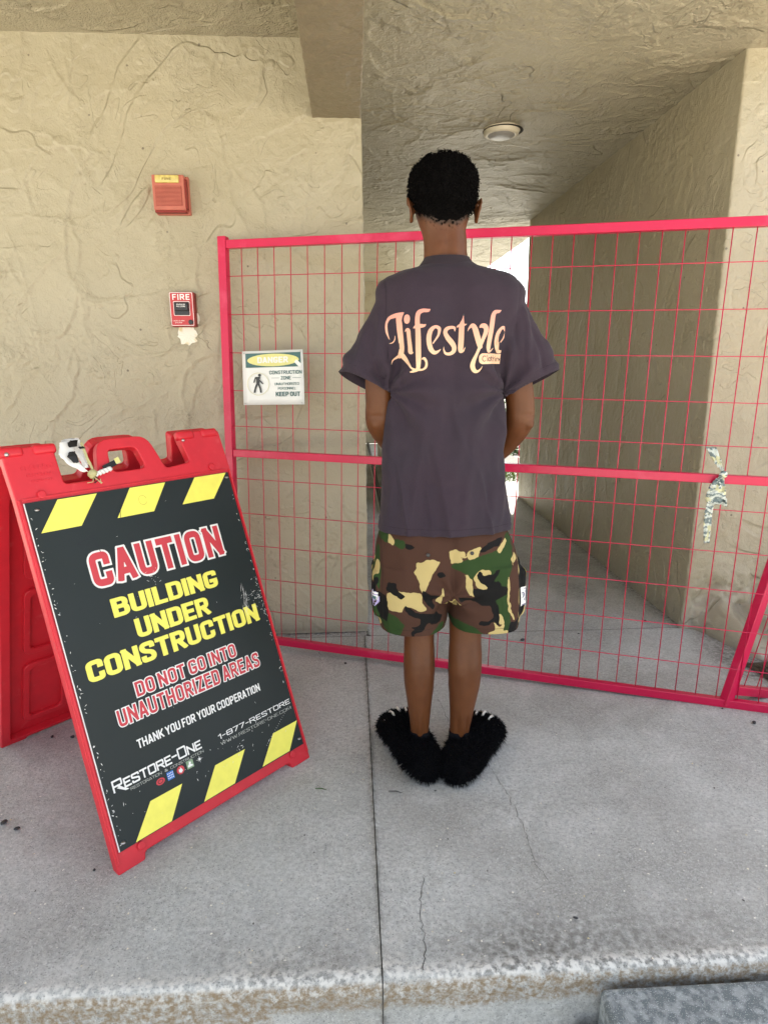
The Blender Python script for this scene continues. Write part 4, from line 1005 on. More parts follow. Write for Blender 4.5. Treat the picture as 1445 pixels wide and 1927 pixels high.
for cx in (.139, .2815):
    on_ = (np.abs(X_-cx) < .062) & (Z_ < .47)
    Dm += on_*bk*(-.0038*np.exp(-((X_-cx)/.009)**2)*np.exp(-((Z_-.335)/.06)**2)+.0022*(np.exp(-((X_-cx-.022)/.014)**2)+np.exp(-((X_-cx+.022)/.014)**2))*np.exp(-((Z_-.33)/.05)**2))
    ca = cx if cx < .2 else .271
    Dm += on_*bk*(.0035*np.exp(-((X_-ca)/.006)**2)-.0040*(np.exp(-((X_-ca-.015)/.006)**2)+np.exp(-((X_-ca+.015)/.006)**2)))*np.exp(-((Z_-.13)/.045)**2)
nk = bk*smooth01((Z_-1.50)/.02)*smooth01((1.625-Z_)/.03)*(np.abs(X_-.206) < .07)
Dm += nk*(-.0040*np.exp(-((X_-.206)/.009)**2)+.0024*(np.exp(-((X_-.226)/.010)**2)+np.exp(-((X_-.186)/.010)**2)))
for ex in (.012, .445):
    Dm += (np.abs(X_-ex) < .05)*bk*(-.0030)*np.exp(-((Z_-1.105)/.006)**2)*np.exp(-((X_-ex)/.02)**2)
co = co+no*Dm[:, None]
Hl = 1.6135+.50*np.maximum(0, np.abs(X_-.203)-.024)
stub = smooth01((Z_-(Hl-.020))/.024)*(np.abs(X_-.203) < .082)*(co[:, 1] < -.90)*(Z_ < 1.70)
# shin/calf and forearm modelling: shallow hollows beside tendons
body = obj('body', co, list(map(tuple, q))+oth, M_SKIN, PR, True, attrs={'stub': stub})
for sx in (-1, 1):
    v, f = ellip((.2+sx*.031, -.853, 1.672), (.012, .010, .0095), 14); obj('eye', v, f, M_CLAW, body, True)
    v, f = ellip((.2+sx*.031, -.8445, 1.672), (.0052, .003, .0052), 12); obj('iris', v, f, M_HAIR, body, True)
    v, f = rbox((.2+sx*.031, -.846, 1.694), (.017, 0, 0), (0, .003, 0), (0, 0, .0025), .002); obj('eyebrow', v, f, M_HAIR, body, True)
# hair: close afro, thousands of tiny curls over a rounded cap
rg = np.random.RandomState(21)
hp = zrings([(1.612, .158, .248, -.9795, .030), (1.622, .147, .258, -.980, .044), (1.632, .140, .262, -.980, .054), (1.645, .132, .269, -.975, .068), (1.66, .122, .276, -.962, .088), (1.675, .113, .283, -.955, .100), (1.70, .108, .288, -.950, .105), (1.73, .110, .286, -.950, .103), (1.757, .123, .273, -.950, .090), (1.774, .147, .249, -.95, .064), (1.783, .172, .224, -.95, .034)], 2.1, 5)
hv, hf, hq, ho = remesh([loft(hp, 48)], .0038, 2)
keep = lambda P: (P[:, 2] > 1.6150+.50*np.maximum(0, np.abs(P[:, 0]-.203)-.024)+.0022*noise3(P*160, 3)) & ~((P[:, 1] > -.905+(P[:, 2]-1.70)*-.0) & (P[:, 2] < 1.725)) & ~((P[:, 1] > -.945) & (P[:, 2] < 1.665))
n1 = fbm(hv*85, 31, 3)+.9*noise3(hv*38, 35); hv = hv+hf*((.0042*n1+.0006)*smooth01((hv[:, 2]-1.615)/.03)-.0012)[:, None]
hm = MB(); hm.v = [tuple(p) for p in hv]; kk = keep(hv)
hm.f = [tuple(f) for f in list(map(tuple, hq))+ho if all(kk[i] for i in f)]
cand = np.nonzero(kk & (hv[:, 2] > 1.622))[0]; pick = rg.choice(cand, 9500)
octf = [(0, 2, 4), (2, 1, 4), (1, 3, 4), (3, 0, 4), (2, 0, 5), (1, 2, 5), (3, 1, 5), (0, 3, 5)]
for i in pick:
    p = hv[i]+rg.normal(size=3)*.002+hf[i]*rg.uniform(-.001, .0045); s_ = rg.uniform(.0012, .0030)*(.45+.55*smooth01((p[2]-1.62)/.035))
    A = rg.normal(size=(3, 3)); Q, _ = np.linalg.qr(A); Q = Q*np.array([[s_*1.6], [s_*.7], [s_*.8]])
    hm.add([p+Q[0], p-Q[0], p+Q[1], p-Q[1], p+Q[2], p-Q[2]], octf)
# faded stubble at the nape
for k in range(3500):
    x = rg.uniform(.146, .258); z = 1.622+.55*max(0, abs(x-.203)-.02)-abs(rg.normal())*.009; i = np.argmin(np.abs(co[::7, 0]-x)+np.abs(co[::7, 2]-z)+(co[::7, 1] > -.95)*1.)*7
    p = co[i]+no[i]*.0006+rg.normal(size=3)*.0016*V(1, .1, 1); s_ = .00055
    hm.add([p+V(s_, 0, 0), p-V(s_*.6, 0, s_), p+V(0, 0, s_*1.5)+no[i]*.001], [(0, 1, 2)])
hm.build('hair', M_HAIR, PR)

# ---- t-shirt
torso = [(.752, .017, .402, -.985, .127), (.772, .017, .402, -.985, .126), (.80, .019, .401, -.985, .124), (.90, .033, .383, -.985, .112), (1.0, .043, .369, -.985, .105), (1.10, .047, .365, -.985, .104), (1.18, .047, .364, -.985, .107), (1.26, .044, .372, -.985, .110), (1.34, .032, .390, -.985, .112),
         (1.39, .018, .411, -.985, .109), (1.42, .011, .421, -.985, .104), (1.447, .012, .421, -.983, .098), (1.474, .036, .394, -.979, .088), (1.493, .080, .346, -.974, .079), (1.504, .116, .306, -.969, .072), (1.513, .138, .281, -.966, .066), (1.524, .150, .268, -.963, .061), (1.534, .152, .266, -.963, .060)]
sp = [loft(zrings(torso, 2.45, 4), 64)]
def sleeve(c0, c1, pa0, pa1, w0, w1, side):
    rs = []
    for t_ in np.linspace(0, 1, 8):
        c = c0*(1-t_)+c1*t_; A = pa0*(1-t_)+pa1*t_; A /= np.linalg.norm(A); wd = w0*(1-t_)+w1*t_; dp = .072*(1-t_)+.068*t_
        B = V(side*.03, 1, -.22*t_); B /= np.linalg.norm(B); rs.append((c, A*wd, B*dp, 2.2))
    e = rs[-1]; dd_ = (c1-c0)/np.linalg.norm(c1-c0); rs.append((e[0]+dd_*.014, e[1]*1.01, e[2]*1.01, 2.2)); return rs
cL, cR = V(-.0135, -.982, 1.190), V(.4485, -.982, 1.186)
aL, aR = V(-.88, 0, .43), V(.88, 0, .44)
slL = sleeve(V(.082, -.983, 1.372), cL, V(-.74, 0, .67), aL, .086, .088, -1); slR = sleeve(V(.347, -.983, 1.372), cR, V(.74, 0, .67), aR, .089, .090, 1)
sp += [loft(slL, 40), loft(slR, 40)]
tv, tn, tq, to = remesh(sp, .0050, 7, .5)
nLv = np.cross(slL[-2][1], slL[-2][2]); nLv /= np.linalg.norm(nLv); nLv = nLv*(-1 if nLv[2] > 0 else 1); nRv = np.cross(slR[-2][1], slR[-2][2]); nRv /= np.linalg.norm(nRv); nRv = nRv*(-1 if nRv[2] > 0 else 1)
tv, tn, tf = cut(tv, list(map(tuple, tq))+to, [((0, 0, .7775), (0, 0, -1), lambda c: c.z < .80), (tuple(cL), tuple(nLv), lambda c: c.x < .0460 and c.z < 1.32 and c.z > 1.05), (tuple(cR), tuple(nRv), lambda c: c.x > .3665 and c.z < 1.32 and c.z > 1.05), ((0, 0, 1.516), (0, 0, 1), lambda c: c.z > 1.5)])
dL, nL = cL, nLv; dR, nR = cR, nRv
eL = (tv-dL)@nL; eR = (tv-dR)@nR                # 0 at the cuff plane, negative up the sleeve
isL = (tv[:, 0] < .075) & (eL > -.16) & (tv[:, 2] > 1.08); isR = (tv[:, 0] > .335) & (eR > -.16) & (tv[:, 2] > 1.08)
# folds
x, y, z = tv[:, 0], tv[:, 1], tv[:, 2]
hang = smooth01((1.32-z)/.40)
f1 = noise3(np.stack([x*26+z*3, y*14, z*2.2], -1), 5); f2 = noise3(np.stack([x*48-z*6, y*22, z*3.6], -1), 6)
rd = 1-2*np.abs(noise3(np.stack([x*17+z*2.4, y*9, z*1.5], -1), 77))
D = hang*(.0080*f1+.0030*f2+.0055*rd**3)+(1-hang)*.0035*f1
# drag lines running from the armpits across the shoulder blades and down the sides
for cx, sg in ((.045, 1), (.367, -1)):
    a = np.arctan2(z-1.17, (x-cx)*sg+1e-6); r = np.hypot(x-cx, z-1.17)
    D += .0070*np.sin(a*8+r*10)*np.exp(-((r-.08)/.075)**2)*(y < -.98)
for m_, e_, sg in ((isL, eL, 1), (isR, eR, -1)):
    cr = noise3(np.stack([x*30+z*16*sg, y*16, (z-x*.4*sg)*5], -1), 12+sg); D += m_*(.0080*cr*smooth01(-e_/.02)*smooth01((1.36-z)/.08)+.0012*noise3(tv*40, 14))
D += .0016*noise3(tv*19, 17)+.0008*noise3(tv*55, 18)
# hollow of the spine and shoulder blades
D += (y < -.98)*(-.0075*np.exp(-((x-.205)/.030)**2)*smooth01((1.46-z)/.08)*smooth01((z-.95)/.15)+.006*(np.exp(-((x-.130)/.04)**2)+np.exp(-((x-.280)/.04)**2))*np.exp(-((z-1.34)/.08)**2))
D *= 1.3
def crease(x0, z0, x1, z1, wd, amp):
    d_ = np.array([x1-x0, z1-z0]); L_ = np.hypot(*d_); d_ = d_/L_; px_, pz_ = x-x0, z-z0; u_ = px_*d_[0]+pz_*d_[1]; v_ = -px_*d_[1]+pz_*d_[0]+.004*np.sin(u_*40+x0*50)
    return (y < -.95)*amp*np.exp(-(v_/wd)**2)*smooth01(u_/.05)*smooth01((L_-u_)/.05)
for c_ in ((.350, 1.26, .362, .88, .009, .0075), (.335, 1.05, .372, .80, .010, .0050), (.062, 1.10, .045, .81, .009, .0060), (.085, 1.02, .080, .79, .012, .0042), (.30, .98, .335, .80, .012, -.0040), (.15, 1.0, .13, .80, .016, -.0034),
           (.405, 1.42, .435, 1.20, .009, .0065), (.425, 1.36, .485, 1.21, .008, -.0050), (.385, 1.37, .395, 1.17, .008, -.0060), (.025, 1.40, -.005, 1.20, .009, .0060), (.045, 1.34, .030, 1.16, .008, -.0060), (-.01, 1.36, -.055, 1.22, .008, .0045),
           (.06, 1.20, .12, 1.28, .010, -.0040), (.352, 1.20, .30, 1.27, .010, -.0040), (.10, 1.46, .19, 1.435, .012, .0028), (.31, 1.46, .22, 1.43, .012, .0028), (.12, .93, .28, .905, .016, -.0030), (.20, .86, .33, .875, .014, .0030)):
    D += crease(*c_)
tv2 = tv+tn*D[:, None]
seam = np.minimum.reduce([np.abs(z-.797), np.where(isL, np.abs(eL+.022), 9), np.where(isR, np.abs(eR+.022), 9),
                          np.where((z > 1.2), np.abs((x-.036)-(.0)+.32*(1.43-z)*0)+0*z, 9)*1.0+9*(y > 5)])
# armhole seams: from shoulder top down to the pit
sL = x-(.034+.05*(1.44-z)); sR = (.392-.05*(1.44-z))-x
seam = np.minimum(seam, np.where((z > 1.17) & (z < 1.50), np.minimum(np.abs(sL), np.abs(sR))*1.0+.0002, 9))
tv2 = tv2-tn*(.0012*np.exp(-(seam/.004)**2))[:, None]
faces_k = tf
ts = obj('t_shirt', tv2, faces_k, M_SHIRT, PR, True, attrs={'seam': seam}); ts['label'] = 'washed dark purple t-shirt with peach lettering'
md = ts.modifiers.new('s', 'SOLIDIFY'); md.thickness = .0022; md.offset = -1
TS_BVH = BVHTree.FromPolygons([Vector(p) for p in tv2], faces_k)
# ribbed collar: two stacked rolls
cr_ = zrings([(1.500, .130, .288, -.966, .0715), (1.507, .1335, .284, -.9655, .0710), (1.514, .139, .278, -.9645, .0680), (1.523, .1455, .2710, -.963, .0635), (1.528, .1475, .2690, -.9625, .061)], 2.3, 3)
v, f = loft(cr_, 56, False); c_ = obj('collar', v, f, M_RIB, ts, True); md = c_.modifiers.new('s', 'SOLIDIFY'); md.thickness = .0035; md.offset = 0
# hem roll at the bottom
hr = zrings([(.7735, .0155, .4035, -.985, .1275), (.7850, .0165, .4025, -.985, .1270)], 2.45, 2)

# ---- lettering on the back, conforming to the cloth (units: 1/4.817 photo pixel, traced on the plane y=-1.09)
def TXZ(X, Y):
    u_, v_ = X/1445., Y/771.; x_ = .0*u_+(-.001+(.414+.001)*u_)*(1-v_)+(-.003+(.425+.003)*u_)*v_; return x_, 1.4150+(1.1985-1.4150)*v_
def cat(pts, sub=10):
    P = np.array(pts, float); out = []
    for i in range(len(P)-1):
        p0, p1, p2, p3 = P[max(i-1, 0)], P[i], P[i+1], P[min(i+2, len(P)-1)]
        for k in range(sub):
            f = k/sub; out.append(.5*((2*p1)+(-p0+p2)*f+(2*p0-5*p1+4*p2-p3)*f*f+(-p0+3*p1-3*p2+p3)*f**3))
    out.append(P[-1]); return np.array(out)
LS = [
 [(292, 130, 3), (262, 140, 22), (215, 155, 36), (165, 175, 26), (138, 225, 20), (138, 290, 20), (152, 335, 13), (167, 368, 3)],
 [(240, 150, 34), (250, 220, 48), (258, 300, 48), (267, 380, 46), (275, 450, 44), (268, 505, 46), (262, 520, 40)],
 [(288, 135, 4), (268, 165, 18), (262, 190, 20)],
 [(268, 490, 30), (290, 525, 40), (315, 560, 32), (338, 605, 20), (352, 630, 14), (385, 652, 22), (345, 667, 10)],
 [(262, 515, 30), (225, 536, 20), (195, 555, 12), (182, 580, 8), (178, 600, 3)],
 [(214, 338, 4), (212, 370, 8), (195, 395, 9), (164, 405, 3)],
 [(340, 667, 4), (365, 662, 20), (400, 645, 26), (450, 645, 16), (480, 622, 22), (484, 580, 20), (465, 545, 22), (444, 552, 6)],
 [(317, 172, 46), (317, 190, 52), (317, 208, 44)],
 [(302, 300, 4), (312, 284, 14), (328, 290, 32), (336, 350, 32), (346, 430, 34), (352, 488, 34), (373, 490, 4)],
 [(518, 108, 4), (498, 118, 26), (455, 118, 32), (420, 135, 38), (408, 170, 38), (406, 230, 40), (411, 300, 42), (415, 400, 44), (416, 500, 44), (414, 580, 40), (408, 640, 30), (375, 664, 12)],
 [(372, 272, 4), (395, 258, 28), (430, 254, 34), (462, 252, 22), (478, 240, 4)],
 [(598, 300, 22), (596, 275, 32), (562, 262, 26), (525, 290, 36), (507, 340, 42), (507, 400, 42), (522, 460, 42), (552, 492, 34), (585, 484, 20), (613, 462, 4)],
 [(600, 292, 28), (590, 335, 20), (565, 375, 13), (542, 408, 10)],
 [(746, 300, 4), (742, 270, 22), (705, 266, 26), (668, 282, 34), (656, 315, 38), (680, 360, 46), (715, 400, 48), (738, 440, 42), (735, 480, 36), (700, 504, 28), (660, 500, 22), (643, 470, 12), (641, 440, 3)],
 [(825, 152, 2), (818, 200, 16), (808, 245, 40), (804, 320, 46), (800, 400, 46), (796, 460, 42), (798, 486, 22), (820, 478, 14), (836, 444, 3)],
 [(762, 266, 3), (785, 252, 22), (820, 248, 20), (850, 238, 3)],
 [(858, 300, 3), (872, 272, 14), (900, 252, 34), (920, 280, 46), (938, 340, 50), (955, 400, 50), (966, 440, 44)],
 [(960, 270, 4), (985, 254, 34), (1015, 262, 46), (1022, 300, 42), (1000, 360, 34), (970, 430, 30), (940, 500, 26), (912, 570, 36), (905, 620, 42), (925, 660, 36), (955, 664, 22), (980, 640, 10), (990, 618, 3)],
 [(1174, 112, 4), (1150, 122, 24), (1112, 130, 32), (1092, 165, 42), (1082, 230, 46), (1070, 310, 46), (1058, 390, 44), (1050, 450, 40), (1052, 486, 22), (1078, 476, 12), (1104, 450, 3)],
 [(1228, 300, 26), (1210, 268, 30), (1180, 272, 26), (1148, 315, 36), (1135, 375, 42), (1140, 430, 42), (1160, 478, 36), (1195, 482, 22), (1225, 460, 8)],
 [(1225, 310, 24), (1205, 355, 14), (1175, 395, 11)],
]
XS = np.arange(90, 1225, 4.); YS = np.arange(80, 700, 4.); GX, GY = np.meshgrid(XS, YS, indexing='ij')
LD = np.full(GX.shape, 99.)
for s_ in LS:
    for a, b_, wd in cat(s_):
        r_ = max(wd/2, .5); i0, i1 = np.searchsorted(XS, [a-r_-14, a+r_+14]); j0, j1 = np.searchsorted(YS, [b_-r_-14, b_+r_+14])
        LD[i0:i1, j0:j1] = np.minimum(LD[i0:i1, j0:j1], np.hypot(GX[i0:i1, j0:j1]-a, GY[i0:i1, j0:j1]-b_)-r_)
bx = np.maximum(np.abs(GX-1130)-135, np.abs(GY-551)-14); bxd = np.hypot(np.maximum(np.abs(GX-1130)-135, 0), np.maximum(np.abs(GY-551)-12, 0))-36
clipx = GX-(1216-(GY-300)*.10*(GY > 300))
def conform(polys_v, off, frm=V(0, -1, 0)):
    out = []
    for X, Y in polys_v:
        x_, z_ = TXZ(X, Y); h = TS_BVH.ray_cast(Vector((x_, -1.4, z_)), Vector((0, 1, 0)))
        if h[0] is None: out.append(V(x_, -1.09, z_))
        else: out.append(np.array(h[0]+h[1]*off))
    return out
def cprint(name, F, m_, off):
    v2, p = ms_mesh(F, XS[0], YS[0], 4., merge=False); obj(name, conform(v2, off), [f[::-1] for f in p], m_, ts, True)
cprint('print_outline', np.maximum(np.minimum(LD, bxd)-5.5, clipx), M_INK, .0012)
cprint('lettering', np.maximum(LD, clipx), M_LIFE, .0017)
cprint('print_badge', np.maximum(np.maximum(bxd, clipx), -(LD-8)), M_LIFE, .0016)
GL.update({'c': (.34, [[(1, .52), (.5, .70, R), (0, .70, R), (0, 0, R), (1, 0, R), (1, .18)]])})
# "Clothing" in simple round strokes
cl = []
def arc(cx, cy, rx, ry, a0, a1, n=10): return [(cx+rx*math.cos(a), cy+ry*math.sin(a), 7) for a in np.linspace(a0, a1, n)]
cl += [arc(1006, 550, 17, 24, .8, 5.5, 14), [(1034, 524, 7), (1034, 574, 7)], arc(1057, 558, 14, 16, 0, 6.3, 14), [(1081, 528, 7), (1081, 565, 7), (1088, 574, 7)], [(1073, 543, 7), (1090, 543, 7)],
       [(1102, 524, 7), (1102, 574, 7)], arc(1115, 556, 12, 13, 3.14, 6.28, 8)+[(1127, 574, 7)], [(1140, 544, 7), (1140, 574, 7)], [(1140, 530, 7), (1140, 532, 7)], [(1153, 544, 7), (1153, 574, 7)], arc(1164, 556, 11, 13, 3.14, 6.28, 8)+[(1175, 574, 7)],
       arc(1195, 558, 12, 15, 0, 6.3, 12), [(1207, 544, 7), (1207, 582, 7), (1195, 590, 7)]]
CD = np.full(GX.shape, 99.); XS2 = np.arange(970, 1225, 2.); YS2 = np.arange(510, 600, 2.); G2, H2 = np.meshgrid(XS2, YS2, indexing='ij'); CD = np.full(G2.shape, 99.)
for s_ in cl:
    for a, b_, wd in (cat(s_, 6) if len(s_) > 1 else s_): CD = np.minimum(CD, np.hypot(G2-a, H2-b_)-wd/2+.3)
CD = np.maximum(CD, G2-(1212-(H2-300)*.10)); v2, p = ms_mesh(CD, XS2[0], YS2[0], 2., merge=False)
obj('lettering', conform(v2, .0021), [f[::-1] for f in p], M_INK, ts, True)

# ---- camouflage shorts
sh = [loft(zrings([(.872, .060, .360, -.985, .096), (.84, .044, .376, -.985, .100), (.79, .028, .392, -.985, .108), (.765, .020, .402, -.985, .118), (.72, .010, .424, -.985, .126), (.64, .004, .440, -.985, .130), (.60, .004, .442, -.985, .128), (.575, .03, .415, -.985, .110)], 2.5, 4), 64),
      loft(zrings([(.68, .004, .222, -.985, .118), (.60, .000, .222, -.985, .124), (.54, .001, .221, -.985, .124), (.50, .008, .219, -.985, .124), (.42, .022, .209, -.985, .118)], 2.25, 4), 44),
      loft(zrings([(.68, .215, .438, -.985, .120), (.60, .221, .444, -.985, .126), (.54, .225, .446, -.985, .126), (.50, .228, .440, -.985, .126), (.42, .238, .428, -.985, .120)], 2.25, 4), 44)]
# bellows pockets on the outer thighs
sh.append(rbox((.010, -.975, .585), (.012, 0, 0), (0, .075, 0), (0, 0, .070), .010, 3)); sh.append(rbox((.434, -.975, .585), (.012, 0, 0), (0, .075, 0), (0, 0, .072), .010, 3))
sv, sn_, sq, so_ = remesh(sh, .0042, 6, .5)
sv, sn_, sf_ = cut(sv, list(map(tuple, sq))+so_, [((0, -.985, .470), (0, -.08, -1), lambda c: c.z < .51), ((0, 0, .868), (0, 0, 1), lambda c: c.z > .85)])
x, y, z = sv[:, 0], sv[:, 1], sv[:, 2]
D = .0062*noise3(np.stack([x*20, y*14, z*7], -1), 41)+.0016*noise3(sv*34, 42)
r = np.hypot(x-.222, z-.60); a = np.arctan2(z-.60, x-.222)
D += (y < -.98)*.0065*np.sin(a*7+.6)*np.exp(-((r-.05)/.055)**2)            # pulled folds round the seat seam
D += -.006*np.exp(-((x-.222)/.010)**2)*(z > .56)*(y < -.98)
D += .0035*noise3(np.stack([x*8, y*8, z*30], -1), 44)*smooth01((.62-z)/.08)
sv2 = sv+sn_*D[:, None]
# rear print traced as polygons (units of 1/3.141 photo px on the plane y=-1.08), elsewhere free blobs
def SXZ(X, Y): u_, v_ = X/1445., Y/1633.; return (-.116+.660*u_)*(1-v_)+(-.137+.734*u_)*v_, 1.1985+(.3915-1.1985)*v_
CAM_ = {'sand': [[(500, 1010), (590, 985), (635, 990), (600, 1060), (560, 1150), (540, 1190), (530, 1170), (520, 1110), (490, 1070), (510, 1040)],
 [(335, 1200), (425, 1180), (530, 1190), (535, 1250), (560, 1300), (500, 1290), (430, 1260), (415, 1305), (350, 1300), (335, 1250)],
 [(630, 1210), (660, 1150), (655, 1200), (640, 1250), (615, 1245)], [(690, 935), (780, 940), (790, 980), (750, 960), (770, 1000), (700, 1010), (690, 970)],
 [(800, 940), (890, 920), (860, 975), (800, 990)], [(780, 1070), (820, 1120), (835, 1210), (800, 1180), (785, 1110)],
 [(830, 1110), (870, 1060), (930, 1065), (945, 1085), (910, 1110), (880, 1080), (850, 1110), (890, 1140), (925, 1175), (870, 1165)],
 [(690, 1250), (765, 1250), (740, 1270), (745, 1315), (690, 1310)], [(960, 1370), (975, 1410), (1010, 1400), (1000, 1440), (1050, 1440), (1020, 1470), (940, 1500), (860, 1530), (850, 1515), (910, 1480), (930, 1440), (955, 1430)],
 [(980, 950), (1040, 890), (1055, 905), (1000, 965)], [(1075, 1020), (1105, 980), (1118, 1020), (1090, 1045)], [(595, 1340), (640, 1345), (635, 1365), (600, 1355)],
 [(345, 850), (370, 880), (370, 915), (338, 905)], [(1045, 1100), (1055, 1180), (1050, 1290), (1085, 1370), (1078, 1385), (1040, 1300)], [(985, 1330), (1010, 1350), (1005, 1400), (980, 1380)]],
 'green': [[(700, 1020), (800, 990), (1000, 950), (1060, 860), (1090, 900), (1075, 1060), (1045, 1100), (1050, 1450), (1000, 1440), (985, 1300), (940, 1250), (900, 1150), (820, 1110), (780, 1065), (720, 1040)],
 [(715, 1410), (780, 1395), (850, 1420), (910, 1470), (860, 1495), (760, 1480), (720, 1450)], [(535, 1540), (590, 1450), (670, 1400), (668, 1470), (620, 1530)],
 [(340, 1320), (400, 1350), (430, 1400), (390, 1500), (340, 1470), (275, 1370), (270, 1330)], [(300, 840), (345, 850), (335, 905), (295, 900)], [(370, 880), (440, 890), (430, 940), (370, 915)]],
 'black': [[(535, 1160), (570, 1190), (640, 1190), (615, 1230), (590, 1230), (610, 1280), (600, 1300), (560, 1250), (535, 1210)],
 [(430, 1260), (480, 1300), (560, 1320), (640, 1330), (660, 1360), (650, 1400), (600, 1390), (570, 1370), (540, 1420), (490, 1440), (485, 1470), (470, 1440), (500, 1410), (470, 1400), (520, 1390), (530, 1340), (450, 1320)],
 [(330, 1140), (380, 1135), (400, 1180), (440, 1210), (410, 1225), (350, 1190), (330, 1180)],
 [(870, 1065), (900, 1100), (950, 1090), (990, 1055), (980, 1090), (940, 1130), (990, 1130), (1000, 1160), (1040, 1170), (1040, 1210), (960, 1240), (980, 1300), (985, 1400), (960, 1370), (930, 1385), (870, 1395), (865, 1375), (930, 1370), (950, 1340), (930, 1270), (880, 1280), (840, 1250), (750, 1240), (750, 1210), (800, 1215), (840, 1240), (830, 1170), (870, 1165), (910, 1175), (920, 1160), (870, 1120), (860, 1090)],
 [(620, 1060), (650, 1060), (670, 1085), (640, 1090)], [(900, 920), (980, 890), (1020, 880), (1000, 920), (900, 950), (870, 950)], [(275, 1210), (330, 1220), (345, 1300), (320, 1400), (280, 1340)],
 [(1050, 1390), (1090, 1400), (1120, 1380), (1100, 1450), (1040, 1470)], [(440, 900), (480, 905), (500, 925), (440, 930)]]}
def poly_sd(P, poly):
    P = np.asarray(P); Q = np.array(poly, float)
    for _ in range(2): nx_ = np.roll(Q, -1, 0); Q = np.stack([Q*.86+nx_*.14, Q*.14+nx_*.86], 1).reshape(-1, 2)
    n_ = len(Q); d = np.full(len(P), 1e9); ins = np.zeros(len(P), bool)
    for i in range(n_):
        a, c = Q[i], Q[(i+1) % n_]; e = c-a; w_ = P-a; t_ = np.clip((w_@e)/(e@e), 0, 1); d = np.minimum(d, np.hypot(*(w_-t_[:, None]*e).T))
        cond = (a[1] > P[:, 1]) != (c[1] > P[:, 1]); xi = (c[0]-a[0])*(P[:, 1]-a[1])/(c[1]-a[1]+1e-12)+a[0]; ins ^= cond & (P[:, 0] < xi)
    return np.where(ins, -d, d)
wx = .0036*noise3(sv*62, 81)+.0018*noise3(sv*150, 83); wz = .0036*noise3(sv*62, 82)+.0018*noise3(sv*150, 84); PX = np.stack([x+wx, z+wz], -1); att = {}
back = smooth01((-.985-y)/.012-.6)
for nm in ('green', 'sand', 'black'):
    d = np.full(len(sv), .05)
    for pg in CAM_[nm]: d = np.minimum(d, poly_sd(PX, [SXZ(*p) for p in pg])-.0012)
    sd_ = {'green': 3, 'sand': 5, 'black': 9}[nm]; fr = noise3(np.stack([y*12+x*4, x*12, z*15], -1), sd_)+.45*noise3(np.stack([y*34, x*34, z*44], -1), sd_+1)
    fr = (.08 if nm != 'green' else -.08)-fr
    att[nm] = np.minimum(d, fr*.02+.05*smooth01(np.minimum(x-.012, .428-x)/.02)*smooth01((-.93-y)/.03))
sm = np.minimum(np.abs(x-.222)+9*(z < .60), np.minimum(np.abs(z-.488+.08*(y+.985)), 9))
sm = np.minimum(sm, np.abs(np.abs(x-.213)-.192)+9*(y > -.985)+9*(y < -1.07))
att['seam'] = sm
fk = sf_
so = obj('shorts', sv2, fk, M_CAMO, PR, True, attrs=att); so['label'] = 'woodland camouflage shorts with sewn patches'
md = so.modifiers.new('s', 'SOLIDIFY'); md.thickness = .0022; md.offset = -1
S_BVH = BVHTree.FromPolygons([Vector(p) for p in sv2], fk)
for px, py in ((568, 955), (823, 952)):
    x_, z_ = SXZ(px, py); h = S_BVH.ray_cast(Vector((x_, -1.4, z_)), Vector((0, 1, 0))); p = np.array(h[0]); nn = np.array(h[1])
    v, f = tube([p, p+nn*.003, p+nn*.0038], [.0055, .0055, .004], 14); obj('snap', v, f, M_BLACKP, so, False)
def patch(cx, cz, y0, wd, ht, origin, direc, m_, off, nm, n_=12, shape=None, rot=0.):
    """small cloth patch laid onto the side of the shorts; local axes a (towards the front) and z"""
    d_ = Vector(direc); a_ = V(direc[1], -direc[0], 0)*-1; a_ /= np.linalg.norm(a_)
    vv = []; 
    for j in range(n_+1):
        for i in range(n_+1):
            a = (i/n_-.5)*wd; c = (j/n_-.5)*ht; a, c = a*math.cos(rot)-c*math.sin(rot), a*math.sin(rot)+c*math.cos(rot)
            p = V(cx, y0, cz)+a_*a+V(0, 0, c)-np.array(direc)*.2; h = S_BVH.ray_cast(Vector(p), d_)
            vv.append(np.array(h[0]+h[1]*off) if h[0] is not None else V(cx, y0, cz))
    ff = [(j*(n_+1)+i, j*(n_+1)+i+1, (j+1)*(n_+1)+i+1, (j+1)*(n_+1)+i) for j in range(n_) for i in range(n_) if shape is None or shape((i+.5)/n_, (j+.5)/n_)]
    return obj(nm, vv, ff, m_, so, True)
dR_ = V(-.80, .60, 0); dL_ = V(.80, .60, 0)
M_LILAC = P_('patch_lilac', (.42, .36, .62)); M_NAVY = P_('patch_navy', (.05, .05, .14))
def onside(cx, cz, y0, direc, m_, off, nm, segs_, tt, wd, ht, res):
    a_ = V(direc[1], -direc[0], 0)*-1; a_ /= np.linalg.norm(a_); v2, p = segs_
    vv = []
    for a, c in v2:
        q = V(cx, y0, cz)+a_*(a-wd/2)+V(0, 0, c-ht/2)-direc*.2; h = S_BVH.ray_cast(Vector(q), Vector(direc)); vv.append(np.array(h[0]+h[1]*off) if h[0] is not None else V(cx, y0, cz))
    return obj(nm, vv, p, m_, so)
patch(.452, .573, -1.045, .058, .062, None, dR_, M_PWHITE, .0018, 'patch', shape=lambda u, v: not ((u < .12 and v > .86) or (u > .55 and v < .10)))
